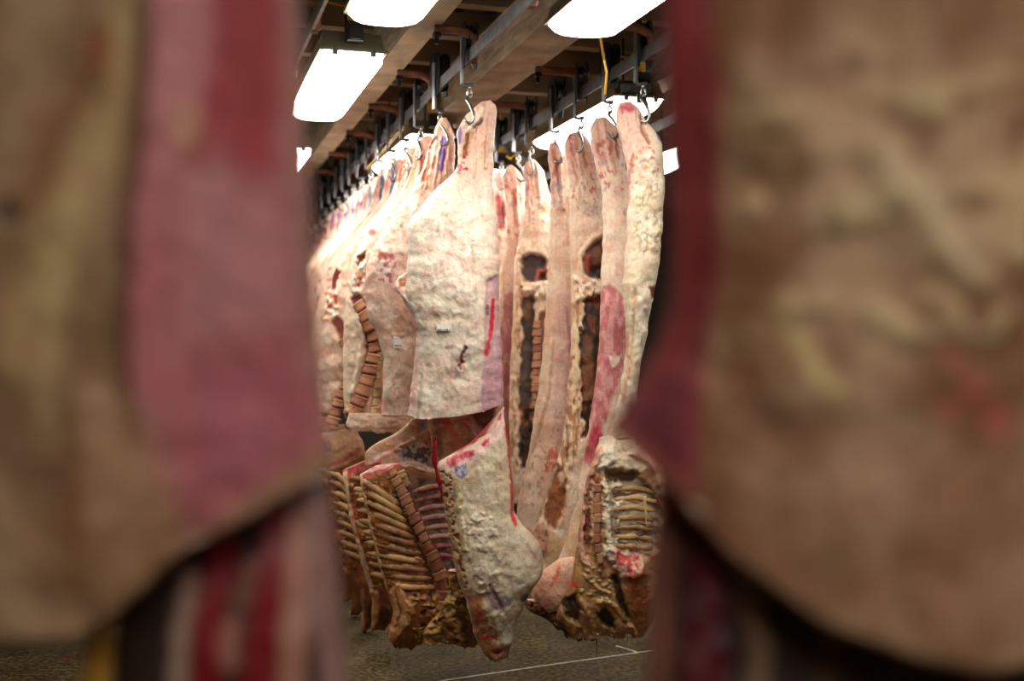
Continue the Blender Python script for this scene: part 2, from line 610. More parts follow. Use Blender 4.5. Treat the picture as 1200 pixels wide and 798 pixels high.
LM = lamp_meshes()
lamp_spots = [(.88, 4.03, 'glowing lamp closest to the ceiling hung yellow plug over the aisle'),
              (.86, 6.14, 'lamp with clips and black junction box over the aisle, in front of the rusty hangers'),
              (.84, 8.85, 'small far lamp at the end of the aisle beside the foreground carcass'),
              (1.742, 3.95, 'big bright lamp between the two loaded rails, above the reddish leg tip'),
              (1.70, 8.10, 'far lamp glimpsed between leg tips on the ink-striped row'),
              (2.558, 6.66, 'lamp seen behind the leg tips of the row with open cavities'),
              (2.55, 9.4, 'lamp deep behind the row with open cavities'),
              (.0, 7.4, 'lamp over the rail behind the pink foreground carcass'),
              (3.6, 4.6, 'lamp above the empty rail beyond the cavity row'),
              (3.6, 7.4, 'lamp above the empty rail, in line with the far lamps behind the cavity row'),
              (-1.3, 6.2, 'lamp by the wall left of the foreground carcass'),
              (.60, -1.0, 'added fill lamp over the aisle behind the camera, above the bare floor'),  # unseen lamp, added behind the camera to brighten the foreground carcasses
              (-.55, -1.1, 'added fill lamp behind the camera, nearest the pink foreground carcass rail'),  # also added out of view, fill for the pink flank side
              (2.2, -1.6, 'added fill lamp behind the camera, nearest the open cavity rail'),  # third added fill lamp, out of view behind the camera
              ]
for b, a, lab in lamp_spots:
    t = empty('ceiling_lamp', ab(a, b, LZ), lab, 'lamp', 'long ceiling lamps')
    t.rotation_euler = (0, 0, YAW)
    link('diffuser', LM[0], None, t); link('housing', LM[1], None, t)
    for yy, r in ((-LL / 2 - .012, 0), (LL / 2 + .012, math.pi)):
        for xx in (-.09, .09):
            cobj = link('clip', LM[2], None, t, (xx, yy, .055)); cobj.rotation_euler = (0, 0, r)
    link('junction_box', LM[3], None, t, (.0, -LL / 2 - .03, .10))
    link('power_cord', LM[4], None, t, (-.01, -LL / 2 + .0, .13))
    link('hanging_rod', LM[5], None, t)

# ------------------------------------------------------------------ trolleys with hooks
def arc(c, r, a0, a1, n, ux=(1, 0, 0), uz=(0, 0, 1)):
    ux = Vector(ux); uz = Vector(uz); c = Vector(c)
    return [c + ux * (r * math.cos(math.radians(a0 + (a1 - a0) * i / n))) + uz * (r * math.sin(math.radians(a0 + (a1 - a0) * i / n))) for i in range(n + 1)]


def trolley_meshes():
    # local frame: x across the rail, y along it, z=0 at the rail centre
    out = {}
    N = 18; w = MB()
    ring = [(.056 * math.cos(2 * math.pi * i / N), .056 * math.sin(2 * math.pi * i / N)) for i in range(N)]
    w.prism(ring, (0, 0, .092), (0, 1, 0), (0, 0, 1), (1, 0, 0), .018)
    ring2 = [(x * 1.12, y * 1.12) for x, y in ring]
    w.prism(ring2, (.011, 0, .092), (0, 1, 0), (0, 0, 1), (1, 0, 0), .005)
    w.prism(ring2, (-.011, 0, .092), (0, 1, 0), (0, 0, 1), (1, 0, 0), .005)
    out['wheel'] = w.mesh('wheel', DARKST)
    y = MB()
    tear = [(.048 * math.cos(t), .048 * math.sin(t) + .125) for t in np.linspace(0, math.pi, 10)] + [(-.040, .03), (-.022, -.06), (.022, -.06), (.040, .03)]
    y.prism(tear, (-.026, 0, 0), (0, 1, 0), (0, 0, 1), (1, 0, 0), .008)
    y.prism(tear, (.034, 0, 0), (0, 1, 0), (0, 0, 1), (1, 0, 0), .008)
    y.tube([(-.042, 0, .125), (.048, 0, .125)], .013, 8)
    out['yoke'] = y.mesh('yoke', DARKST)
    s = MB()
    s.box((-.034, 0, -.01), (.012, .024, .25))
    s.tube([(-.034, 0, -.12), (-.034, 0, -.128), (-.028, 0, -.137), (-.015, 0, -.140), (.022, 0, -.136)], [.0085, .0085, .009, .009, .012], 8)
    out['strap'] = s.mesh('strap', RAILM)
    l = MB()
    l.tube([(.005, 0, -.135), (.005, 0, -.162)], .007, 8)
    loop = [Vector((.005 + .012 * math.cos(t), 0, -.178 + .020 * math.sin(t))) for t in np.linspace(0, 2 * math.pi, 13)[:-1]]
    l.tube(loop, .0055, 6, closed=True)
    out['swivel'] = l.mesh('swivel', STEEL, smooth=True)
    h = MB()
    pts = [(.012, .004, -.185), (.004, 0, -.188), (-.008, -.004, -.198), (-.012, -.018, -.216), (-.004, -.040, -.240), (.006, -.058, -.275), (.009, -.064, -.305),
           (.002, -.062, -.328), (-.012, -.054, -.334), (-.024, -.040, -.322), (-.028, -.024, -.300)]
    h.tube(pts, [.006, .007, .0075, .0075, .0075, .0075, .0075, .0075, .007, .006, .002], 8)
    out['hook'] = h.mesh('hook', STEEL, smooth=True)
    return out


TM = trolley_meshes()


def trolley(a, b, label, group, rot=0.0):
    t = empty('hook_trolley', ab(a, b, RZ), label, 'meat hook', group)
    t.rotation_euler = (0, 0, YAW + rot)
    for k, me in TM.items():
        link(k, me, None, t)
    return t


def trolley_Y(rail, Y, label, group, rot=0.0):
    # point of the rail at world depth Y
    b = RAILB[rail]
    a = (Y - b * EB[1]) / EA[1]
    trolley(a, b, label, group, rot)
    return ab(a, b, 0)


# ------------------------------------------------------------------ bodies
def hermite(ts, vals, t):
    ts = np.asarray(ts, float); vals = np.asarray(vals, float)
    n = len(ts)
    m = np.zeros_like(vals)
    d = (vals[1:] - vals[:-1]) / (ts[1:] - ts[:-1])[:, None]
    m[0] = d[0]; m[-1] = d[-1]
    for i in range(1, n - 1):
        m[i] = 0.5 * (d[i - 1] + d[i])
        sgn = (d[i - 1] * d[i]) <= 0
        m[i] = np.where(sgn, 0.35 * m[i], m[i])
    idx = np.clip(np.searchsorted(ts, t, 'right') - 1, 0, n - 2)
    h = (ts[idx + 1] - ts[idx]); x = (t - ts[idx]) / h
    x = x[:, None]; h = h[:, None]
    h00 = 2 * x ** 3 - 3 * x ** 2 + 1; h10 = x ** 3 - 2 * x ** 2 + x; h01 = -2 * x ** 3 + 3 * x ** 2; h11 = x ** 3 - x ** 2
    return h00 * vals[idx] + h10 * h * m[idx] + h01 * vals[idx + 1] + h11 * h * m[idx + 1]


class Body:
    """closed lofted slab: cross sections (xl, yl, xr, yr, front, back) in design units at depth Y.
    One design unit is Y / F metres; the slab has real depth front + back about its middle plane."""

    def __init__(self, name, parent, Y, secs, base, alt=None, seed=1, layers=(), rows=120, nf=46, nb=14, p=2.6, lump=.010, lump_s=.10,
                 fine=.004, back='b8857a', top=None, bot=None, topk=4.0, botk=4.0, ys=0.0, rag=1.0, rough=.42, cap='b04a48', warp_s=1.0,
                 mottle=.5, cap_fat='e0cdb8', streak=0.0, brag=0.0):
        self.Y = Y; self.ys = ys
        S = np.array([list(s) + [.06, .06][len(s) - 4:] if len(s) < 6 else list(s) for s in secs], float)
        mid = np.stack([(S[:, 0] + S[:, 2]) / 2, (S[:, 1] + S[:, 3]) / 2], 1)
        dl = np.sqrt((np.diff(mid, axis=0) ** 2).sum(1)) + 1e-3
        ts = np.concatenate([[0], np.cumsum(dl)]); ts /= ts[-1]
        t = np.linspace(0, 1, rows)
        I = hermite(ts, S, t)
        unit = Y / F
        # ragged edges
        yy = I[:, 1] / 14.0
        I[:, 0] += rag * 2 * (fbm(yy, yy * 0 + 3.3, seed + 2, 3) - .5) * min(3.0, 1.0 / unit * .008)
        I[:, 2] += rag * 2 * (fbm(yy, yy * 0 + 8.3, seed + 4, 3) - .5) * min(3.0, 1.0 / unit * .008)
        wob = np.exp(-t * 9.0) * rag * min(2.2, .009 / unit)
        I[:, 0] += wob * 2 * (fbm(yy * 1.4, yy * 0 + 13.3, seed + 6, 2) - .5)
        I[:, 2] += wob * 2 * (fbm(yy * 1.4, yy * 0 + 18.3, seed + 8, 2) - .5)
        # ring parameters
        sf = (1 - np.cos(np.linspace(0, 1, nf) * math.pi)) / 2 * .55 + np.linspace(0, 1, nf) * .45
        sb = np.linspace(1, 0, nb + 2)[1:-1]
        s = np.concatenate([sf, sb]); fr = np.concatenate([np.ones(nf), np.zeros(nb)])
        M = len(s)
        T, Sg = np.meshgrid(t, s, indexing='ij')
        FR = np.broadcast_to(fr, T.shape)
        g = lambda k: I[:, k][:, None]
        dx = g(0) + (g(2) - g(0)) * Sg
        dy = g(1) + (g(3) - g(1)) * Sg
        if top is not None:
            dy = dy + np.interp(Sg, [q[0] for q in top], [q[1] for q in top]) * (1 - T) ** topk
        if bot is not None:
            dy = dy + np.interp(Sg, [q[0] for q in bot], [q[1] for q in bot]) * T ** botk
        if brag:
            dy = dy + brag * 2 * (fbm(dx / 7.0, dx * 0 + 2.2, seed + 30, 3) - .5) * T ** 10
        prof = (1 - np.abs(2 * Sg - 1) ** p) ** (1.0 / p)
        depth = np.where(FR > .5, -g(4) * prof, g(5) * prof)
        X = dx; Yp = dy
        # metres on the plane for noise
        um = X * unit / lump_s; vm = Yp * unit / lump_s
        off = lump * 2 * (fbm(um * warp_s, vm, seed + 40, 4) - .5) + fine * .9 * (fbm(um * 5, vm * 4, seed + 60, 3) - .5)
        # crumpled ridges of fat
        rid = 1 - np.abs(2 * fbm(um * 1.7 + 4, vm * 1.1 + 9, seed + 80, 3) - 1)
        off = off + lump * .55 * (rid - .75)
        off = off * np.clip(prof * 1.5, 0, 1)
        # colours
        c0 = rgb(base); c1 = rgb(alt) if alt else c0 * .82
        n1 = fbm(um * 1.3 + 2, vm * 1.0 + 1, seed + 100, 4)[..., None]
        C = c0 + (c1 - c0) * sstep(.40, .68, n1) * mottle * 1.6
        n2 = fbm(um * 9, vm * 7, seed + 130, 3)[..., None]
        C = C * (1 + .16 * (n2 - .5))
        if streak > 0:
            n3 = fbm(um * 14, vm * 1.2, seed + 160, 3)[..., None]
            C = C * (1 + streak * (n3 - .5))
        R = np.full(T.shape, rough)
        for li, L in enumerate(layers):
            m = layer_mask(L, X, Yp, seed + 200 + 13 * li) * FR
            kind, gg, col, aa, soft, warp, ws, dep, ro, tex = L
            if col is not None:
                C = C + (rgb(col) * (1 + .35 * (n2 - .5)) - C) * (m * aa)[..., None]
            if dep:
                off = off + dep * m
            if ro is not None:
                R = R + (ro - R) * m
        bk = rgb(back) * (1 + .5 * (n1 - .5))
        C = np.where(FR[..., None] > .5, C, bk)
        depth = depth - off * np.where(FR > .5, 1, -1)
        # to world
        fx = (X - CX) / F
        Xc = (mid[0, 0] - CX) / F * Y
        Yw = (Y - ys * Xc) / (1 - ys * fx)
        Xw = fx * Yw
        Zw = H - (Yp - CY) / F * Yw
        nx, ny = (ys, -1.0); ln = math.hypot(nx, ny); nx /= ln; ny /= ln       # outward front normal
        Xw = Xw - depth * nx; Yw2 = Yw - depth * ny
        W = np.stack([Xw, Yw2, Zw], -1)
        self.front = W[:, :nf].reshape(-1, 3); self.fx = X[:, :nf].ravel(); self.fy = Yp[:, :nf].ravel()
        verts = W.reshape(-1, 3); cols = np.concatenate([C, R[..., None]], -1).reshape(-1, 4)
        i = np.arange(rows - 1)[:, None]; j = np.arange(M)[None, :]
        q = np.stack([i * M + j, (i + 1) * M + j, (i + 1) * M + (j + 1) % M, i * M + (j + 1) % M], -1).reshape(-1, 4)
        quads = [q]; tris = []
        vlist = [verts]; clist = [cols]; base_i = len(verts)
        cm = rgb(cap); cf = rgb(cap_fat)
        for end in (0, rows - 1):
            ring = W[end]; ctr = ring.mean(0)
            prev = end * M + np.arange(M)
            for k, sc in enumerate((.86, .6, .3)):
                rv = ctr + (ring - ctr) * sc
                nz = vnoise(rv[:, 0] * 45, rv[:, 1] * 45 + k, seed + 300)[:, None]
                cc = cf + (cm - cf) * (0 if k == 0 else sstep(.25, .5, nz))
                vlist.append(rv); clist.append(np.concatenate([np.broadcast_to(cc, (M, 3)), np.full((M, 1), .35)], 1))
                cur = base_i + np.arange(M); base_i += M
                a_, b_ = prev, cur
                qq = np.stack([a_, np.roll(a_, -1), np.roll(b_, -1), b_], -1)
                if end: qq = qq[:, ::-1]
                quads.append(qq); prev = cur
            vlist.append(ctr[None]); clist.append(np.array([[*cm, .35]]))
            tt = np.stack([prev, np.roll(prev, -1), np.full(M, base_i)], -1)
            if end: tt = tt[:, ::-1]
            tris.append(tt); base_i += 1
        V = np.concatenate(vlist); CC = np.clip(np.concatenate(clist), 0, 1)
        o = np.array(root_origin(parent))
        me = np_mesh(name, V - o, np.concatenate(quads), np.concatenate(tris))
        at = me.attributes.new('Col', 'FLOAT_COLOR', 'POINT')
        at.data.foreach_set('color', CC.astype(np.float32).ravel())
        me.polygons.foreach_set('use_smooth', np.ones(len(me.polygons), bool))
        self.obj = link(name, me, FLESH, parent)
        self.origin = Vector(o)

    def at(self, px, py, lift=0.0):
        k = np.argmin((self.fx - px) ** 2 + (self.fy - py) ** 2)
        y = self.front[k][1] - lift
        return Vector(((px - CX) / F * y, y, H - (py - CY) / F * y))

    def rib(self, pts, r, m, lift=.0, flat=.75, n=9, name='rib', label=None):
        pp = np.array(pts, float)
        d = np.concatenate([[0], np.cumsum(np.sqrt((np.diff(pp, axis=0) ** 2).sum(1)))]); d /= d[-1]
        tt = np.linspace(0, 1, n)
        xs = np.interp(tt, d, pp[:, 0]); ys_ = np.interp(tt, d, pp[:, 1])
        ctr = [self.at(x, y, lift) for x, y in zip(xs, ys_)]
        ky = np.array([c.y for c in ctr]); ks = np.convolve(np.pad(ky, 1, 'edge'), [.25, .5, .25], 'valid')
        for c, k, q in zip(ctr, ks, tt): c.y = k + r * .9 * (abs(2 * q - 1) ** 4)
        rad = [r * (.60 + .45 * math.sin(math.pi * (.04 + .92 * t_)) ** .6) * (1 + .18 * (random.random() - .5)) for t_ in tt]
        o = MB().tube(ctr, rad, 7, flat=flat).build(name, m, self.obj, self.origin, True)
        if label: o['label'] = label
        return o

    def verts_along(self, pts, n, w, m, lift=.0, squash=.90, name='vertebra', wscale=None):
        pp = np.array(pts, float)
        d = np.concatenate([[0], np.cumsum(np.sqrt((np.diff(pp, axis=0) ** 2).sum(1)))]); L = d[-1]; d /= L
        for i in range(n):
            t0 = (i + .5) / n
            x = np.interp(t0, d, pp[:, 0]); y = np.interp(t0, d, pp[:, 1])
            x2 = np.interp(min(1, t0 + .03), d, pp[:, 0]); y2 = np.interp(min(1, t0 + .03), d, pp[:, 1])
            x1 = np.interp(max(0, t0 - .03), d, pp[:, 0]); y1 = np.interp(max(0, t0 - .03), d, pp[:, 1])
            ang = -math.atan2(x2 - x1, y2 - y1)
            o = link(name, VERTMESH[m.name], None, self.obj)
            ln = L / n * self.Y / F
            ww = w * self.Y / F * (1.1 + .5 * (random.random() - .5))
            if wscale: ww *= np.interp(t0, [0, 1], wscale)
            o.location = self.at(x, y, lift) - self.origin
            o.rotation_euler = (0, ang + .25 * (random.random() - .5), .2 * (random.random() - .5))
            o.scale = (ww, ww * .5, ln * squash * (1 + .2 * (random.random() - .5)))


def root_origin(o):
    v = Vector((0, 0, 0))
    while o is not None:
        v += o.location; o = o.parent
    return v


def vertebra_mesh(m):
    """spool shaped block: waisted body with raised end plates and a process"""
    v = []; f = []
    zs = [-.5, -.42, -.2, .05, .3, .43, .5]; rs = [.36, .49, .47, .43, .45, .50, .38]
    n = 8
    for z, r in zip(zs, rs):
        for k in range(n):
            th = 2 * math.pi * k / n + .3
            sq = 1.0 / max(abs(math.cos(th)), abs(math.sin(th))) ** .55
            v.append((r * math.cos(th) * sq + (.05 if z > .2 else 0) * math.cos(th) ** 2, r * math.sin(th) * sq, z + .05 * math.cos(th)))
    for i in range(len(zs) - 1):
        for k in range(n):
            k2 = (k + 1) % n
            f.append((i * n + k, i * n + k2, (i + 1) * n + k2, (i + 1) * n + k))
    f.append(tuple(range(n))[::-1]); f.append(tuple(range((len(zs) - 1) * n, len(zs) * n)))
    me = bpy.data.meshes.new('vertebra'); me.from_pydata(v, [], f); me.materials.append(m)
    me.polygons.foreach_set('use_smooth', [True] * len(me.polygons)); me.update()
    return me


VERTMESH = {m.name: vertebra_mesh(m) for m in (VERTM, VERTY)}


def paper_label(body, cx, cy, w, h, rows):
    """small white sticker with printed digits"""
    c = body.at(cx, cy, .0035); u = body.Y / F
    mb = MB().box(c, (w * u, .002, h * u))
    r = random.Random(5)
    for ry, x0, x1, hh in rows:
        x = x0
        while x < x1:
            ww = r.uniform(.5, 1.0)
            p = c + Vector(((x - cx) * u, -.0018, -(ry - cy) * u))
            mb.box(p, (ww * u, .0012, hh * u), None, 1)
            x += ww + r.choice([.35, .35, .35, 1.1])
    return mb.build('paper_label', [PAPER, PRINT], body.obj, body.origin)


def side(label, group, hook, z=.25):
    return empty('beef_side', (hook.x, hook.y, z), label, 'beef carcass', group)


def shank(x0, y0, x1, y1, w, seed):
    """pink shank with orange streaks, tendon ridges and flecks"""
    r = random.Random(seed); out = []
    dx, dy = x1 - x0, y1 - y0
    out.append(L_line([(x0, y0), (x0 + dx * .7, y0 + dy * .7)], w * .55, 'f0cbb8', .5, soft=w * .35))
    for k in range(5):
        o = (r.random() - .5) * w * .95; a = r.uniform(.05, .5); b = a + r.uniform(.2, .5)
        p = [(x0 + dx * q + o + r.uniform(-1, 1), y0 + dy * q) for q in (a, (a + b) / 2, b)]
        c = r.choice(['c8704c', 'c25a44', 'd88a68', 'b8643c', 'cf6a58'])
        out.append(L_line(p, r.uniform(.8, 2.0), c, r.uniform(.35, .75), soft=1.2, warp=2.2, ws=5, dep=-.007, tex=.5))
    for k in range(3):
        o = (r.random() - .5) * w * .8; a = r.uniform(0, .3)
        p = [(x0 + dx * q + o, y0 + dy * q) for q in (a, a + .3, a + .65)]
        out.append(L_line(p, r.uniform(1, 1.8), 'f3dfcb', .7, soft=1.2, warp=1.5, dep=.009))
    pg = [(x0 - w * .6, y0), (x0 + w * .6, y0), (x1 + w * .6, y1), (x1 - w * .6, y1)]
    out.append(L_spots(pg, 'b84a42', .66, 4, .8))
    out.append(L_spots(pg, '9a8e96', .68, 6, .6))
    return out


GL = 'sides of beef on the rail with ribbed forequarters'
GR = 'sides of beef on the rail with open cavities'
GT = 'hook trolleys on the overhead rails'
LT = 'dark trolley with steel strap and hook on the rail of the ink-striped row'
RT = 'dark trolley with steel strap and hook on the rail of the open cavity row'
FAT, FAT2 = 'ece0cb', 'dcb9a2'

# ================================================================== left row: first side
h1 = trolley_Y(1, 5.55, 'trolley and steel hook holding the large fat-covered side with blue stamp', GT)
t = side('large beef side with cream fat covering, blue stamp and pale lilac flank edge', GL, h1)
hind = Body('hindquarter', t, 5.55, [
    (564, 120, 577, 118, .015, .015), (553, 129, 581, 126, .03, .03), (542, 143, 580, 148, .04, .04), (535, 159, 579, 170, .045, .045),
    (537, 178, 578, 193, .05, .05), (535, 197, 578, 212, .06, .06), (514, 219, 580, 238, .08, .08), (494, 243, 583, 262, .10, .10),
    (478, 267, 584, 288, .12, .12), (479, 298, 585, 310, .135, .13), (476, 322, 585, 328, .14, .13), (471, 346, 586, 350, .14, .13),
    (482, 370, 586, 373, .13, .12), (487, 400, 588, 400, .11, .10), (484, 442, 589, 438, .09, .08), (477, 487, 590, 473, .075, .06)],
    'f5ebdb', 'eed2c2', seed=11, rows=300, nf=110, nb=14, lump=.014, lump_s=.12, fine=.004, p=2.6, bot=[(0, 0), (.15, 6), (.5, 8), (.8, 6), (1, 0)], botk=6,
    layers=shank(563, 125, 556, 215, 34, 1) + [
        L_poly([(520, 110), (590, 110), (590, 205), (555, 225), (520, 215)], 'ecc3ac', .75, soft=14),
        L_poly([(566, 110), (585, 110), (585, 150), (570, 165)], 'e3a79c', .7, soft=8),
        L_line([(566, 130), (552, 155)], 3, 'f2dcc8', dep=.012),
        L_line([(564, 142), (556, 152)], 1.6, '5b3b32', dep=-.012),
        L_line([(548, 160), (546, 172), (545, 186)], 1.7, '6a3a22', dep=-.02),
        L_line([(552, 156), (549, 165), (547, 180)], 4, 'cf9a70', .6),
        L_ell(548, 181, 2.5, 2.5, 'c04838'),
        L_line([(538, 148), (539, 160), (539, 168)], 2.2, '6a5cb0', .85),
        L_spots([(534, 192), (552, 192), (552, 206), (536, 204)], 'b03048', .5, 4),
        L_poly([(570, 120), (582, 120), (582, 240), (588, 330), (574, 330), (572, 230)], 'e8d2c0', .7, soft=5),
        L_poly([(571, 330), (590, 320), (594, 480), (564, 486), (568, 400)], 'd7b3bd', .95, soft=1.6, warp=1, dep=-.012, rough=.3),
        L_poly([(566, 420), (590, 420), (593, 480), (564, 484)], 'd39cae', .6, soft=10),
        L_line([(578, 352), (577, 375), (575, 394)], 2.4, 'd22c40', soft=1.2, warp=1, rough=.25),
        L_line([(572, 404), (571, 414)], 2.6, 'd8404a', soft=1.4),
        L_line([(575, 390), (572, 410)], 2.0, 'dc5058', soft=1.4),
        L_line([(571, 360), (572, 368)], 2, '4a464c', .8),
        L_line([(546, 408), (541, 424), (539, 431)], 2.4, '6e2a38', soft=1.4, warp=2.5, ws=4, dep=-.012),
        L_line([(538, 432), (535, 441)], 2.6, 'a89a98', .8),
        L_poly([(478, 372), (490, 372), (491, 440), (486, 488), (476, 488), (484, 430)], 'e6bdb0', .7, soft=3),
        L_line([(556, 290), (557, 330), (558, 352)], 1.5, 'd9cfb0', .7, dep=.006),
        L_line([(480, 352), (500, 345), (520, 352), (550, 362)], 5, 'dccca8', .35, soft=4, dep=-.004),
        L_line([(500, 376), (530, 372), (552, 376)], 4, 'dccdac', .45, soft=4, dep=-.005),
        L_spots([(490, 250), (575, 250), (575, 480), (490, 480)], 'd8ab98', .66, 5, .6),
        L_spots([(490, 230), (560, 230), (560, 300), (490, 300)], 'c77e74', .74, 2.5, .7),
        L_line([(494, 440), (492, 470), (490, 488)], 2, 'cfc6b8', .8, dep=-.006),
    ])
# torn flap of fat on the left edge
Body('fat_flap', hind.obj, 5.50, [(466, 325, 480, 318, .02, .02), (462, 335, 482, 330, .03, .03), (463, 341, 484, 345, .03, .03), (470, 345, 486, 360, .03, .03), (478, 352, 486, 372, .015, .015)],
     'f0e4d2', 'e5c8b8', seed=12, rows=34, nf=22, nb=8, lump=.006, lump_s=.04,
     layers=[L_poly([(467, 330), (477, 322), (477, 336), (468, 339)], 'c9866a', dep=-.01), L_ell(468, 337, 2.5, 1.6, 'b83a34')])
paper_label(hind, 520, 384, 16, 7.5, [(386.5, 513, 527.5, 1.9)])
fore = Body('forequarter', t, 5.55, [
    (513, 541, 590, 476, .03, .04), (513, 548, 592, 488, .055, .06), (515, 562, 595, 512, .075, .08), (522, 600, 600, 560, .09, .09), (529, 640, 606, 606, .10, .09),
    (538, 680, 631, 636, .11, .10), (546, 705, 637, 665, .11, .10), (552, 727, 622, 694, .09, .08), (558, 748, 605, 728, .06, .06),
    (566, 764, 600, 754, .045, .04), (575, 774, 597, 769, .03, .03)],
    'e0d3b8', 'd0b898', seed=13, brag=8, rows=240, nf=90, nb=14, lump=.014, lump_s=.11, fine=.005, p=2.8,
    top=[(0, 0), (.25, 7), (.5, 14), (.8, 17), (.93, 8), (1, 0)], topk=9,
    layers=[
        L_poly([(512, 535), (545, 520), (575, 502), (586, 474), (594, 474), (594, 506), (580, 520), (560, 538), (528, 550), (512, 552)], 'efcfc4', soft=2, rough=.3),
        L_poly([(520, 539), (535, 531), (560, 526), (556, 533), (540, 540), (528, 547)], 'c8485a', soft=2, warp=3, rough=.25, tex=.35),
        L_poly([(528, 536), (548, 529), (545, 533), (530, 541)], 'b92c40', .8, soft=1.5, warp=3, rough=.25),
        L_poly([(564, 519), (574, 512), (573, 518), (566, 523)], 'd23c4c', soft=1, rough=.25),
        L_poly([(577, 478), (588, 474), (588, 492), (580, 500), (576, 496)], 'c83048', soft=1.5, rough=.25, tex=.6),
        L_line([(579, 480), (583, 495)], .8, 'f5e6de'), L_line([(586, 478), (581, 498)], .8, 'f5e6de'),
        L_line([(593, 500), (597, 530), (600, 560), (600, 600), (604, 612)], 2.2, 'd4504c', soft=1.2, warp=1, rough=.25),
        # purple inspection stamp
        L_poly([(534, 545), (547, 542), (548, 554), (542, 558), (536, 557)], 'b4b2c8', .8, soft=1, warp=.5),
        L_line([(534, 545), (537, 557), (542, 558)], .8, '5a5ca4', .75, soft=.8, warp=1.5, ws=3), L_line([(546, 543), (548, 553), (542, 558)], .8, '5a5ca4', .75, soft=.8, warp=1.5, ws=3),
        L_spots([(535, 545), (546, 543), (547, 553), (542, 557), (537, 556)], '44479a', .47, 2.6, .85),
        # split backbone along the left edge
        L_poly([(512, 548), (524, 556), (532, 600), (540, 640), (548, 680), (552, 702), (540, 690), (526, 630)], 'bfa074', .9, soft=2, warp=3),
        L_spots([(512, 548), (530, 552), (540, 640), (548, 690), (530, 640)], '9a4a34', .52, 4, .9, dep=-.008),
        L_line([(536, 560), (540, 600), (545, 640)], 3, 'cdbf86', .8, dep=.01),
        L_ell(546, 618, 4, 5, '8a5a58', .8), L_ell(541, 585, 3, 4, 'a06a5a', .7),
        L_poly([(545, 600), (575, 610), (585, 660), (570, 690), (552, 668)], 'e0d6bc', .8, soft=6, warp=5, dep=.008),
        L_spots([(538, 590), (580, 600), (590, 690), (560, 690)], 'e9dfca', .5, 9, .75, dep=.006),
        L_poly([(568, 688), (600, 694), (602, 712), (588, 720), (576, 704)], '96828c', .9, soft=3),
        L_ell(615, 697, 6, 6, '5c4a56', .95), L_line([(575, 682), (585, 700), (590, 712)], 2, '6e4450', .9, dep=-.008),
        L_line([(618, 634), (624, 645), (628, 652)], 1.4, '9a6066', .9),
        L_poly([(548, 690), (562, 690), (582, 750), (585, 772), (570, 772), (556, 745)], 'a8683e', .85, soft=3, warp=3),
        L_spots([(555, 700), (575, 715), (590, 755), (570, 765)], 'b02c2c', .55, 6, .85),
        L_poly([(575, 715), (600, 705), (604, 750), (592, 756)], 'd9ceb8', .9, soft=4, dep=.01),
        L_poly([(570, 752), (598, 752), (600, 778), (572, 778)], '9a6a4a', .8, soft=3),
        L_ell(583, 762, 7, 4.5, 'b06848', dep=-.006), L_ell(583, 762, 4, 2.5, '7a2c22', dep=-.008),
        L_poly([(585, 620), (638, 625), (640, 690), (600, 690)], 'd8cbb8', .5, soft=8),
    ])
Body('neck', t, 5.72, [(526, 668, 552, 668, .03, .03), (524, 695, 560, 695, .05, .05), (512, 720, 568, 720, .06, .06), (498, 738, 570, 740, .05, .05), (496, 752, 566, 756, .03, .03)],
     '9a7238', '6e4a22', seed=16, brag=9, rows=70, nf=50, nb=10, lump=.016, lump_s=.05, layers=[L_spots([(500, 680), (570, 680), (570, 756), (496, 752)], 'b8965a', .50, 9, .6, dep=.008),
        L_spots([(500, 700), (570, 700), (570, 756), (496, 752)], '9a3c26', .62, 8, .6), L_spots([(500, 690), (570, 690), (570, 756), (496, 752)], '4a3018', .6, 8, .6, dep=-.012)])
Body('flank', t, 5.68, [(500, 478, 590, 474, .02, .02), (503, 500, 588, 490, .025, .02), (508, 525, 584, 512, .025, .02), (515, 552, 570, 545, .015, .015)],
     'c79678', 'b07a5a', seed=14, rows=60, nf=50, nb=8, lump=.008, lump_s=.06, layers=[
        L_poly([(548, 480), (580, 478), (577, 500), (572, 507), (560, 500)], '6a3a20', soft=3, dep=-.01),
        L_line([(545, 495), (560, 508), (572, 507)], 1.5, 'c22a3c', dep=.006), L_line([(552, 503), (566, 517)], 1.5, 'ddd8d8', dep=.006, rough=.2),
        L_line([(522, 490), (532, 508), (540, 522)], 4, 'd0653f', .7, soft=3), L_line([(512, 492), (514, 515), (516, 535)], 4, '8a5a38', .8, soft=3),
        L_spots([(520, 490), (560, 500), (545, 530), (520, 530)], 'c24a30', .55, 8, .6)])
Body('blood_strand', t, 5.5, [(509, 511, 511, 510, .003, .003), (507, 528, 512, 527, .007, .007), (506, 540, 513, 541, .008, .008), (510, 552, 513, 551, .005, .005), (512, 566, 518, 566, .007, .007), (516, 580, 519, 579, .005, .005), (516, 591, 518, 590, .002, .002)],
     '8e1422', '5e0a14', seed=15, rows=40, nf=10, nb=6, lump=.003, lump_s=.03, rough=.2, rag=.8)

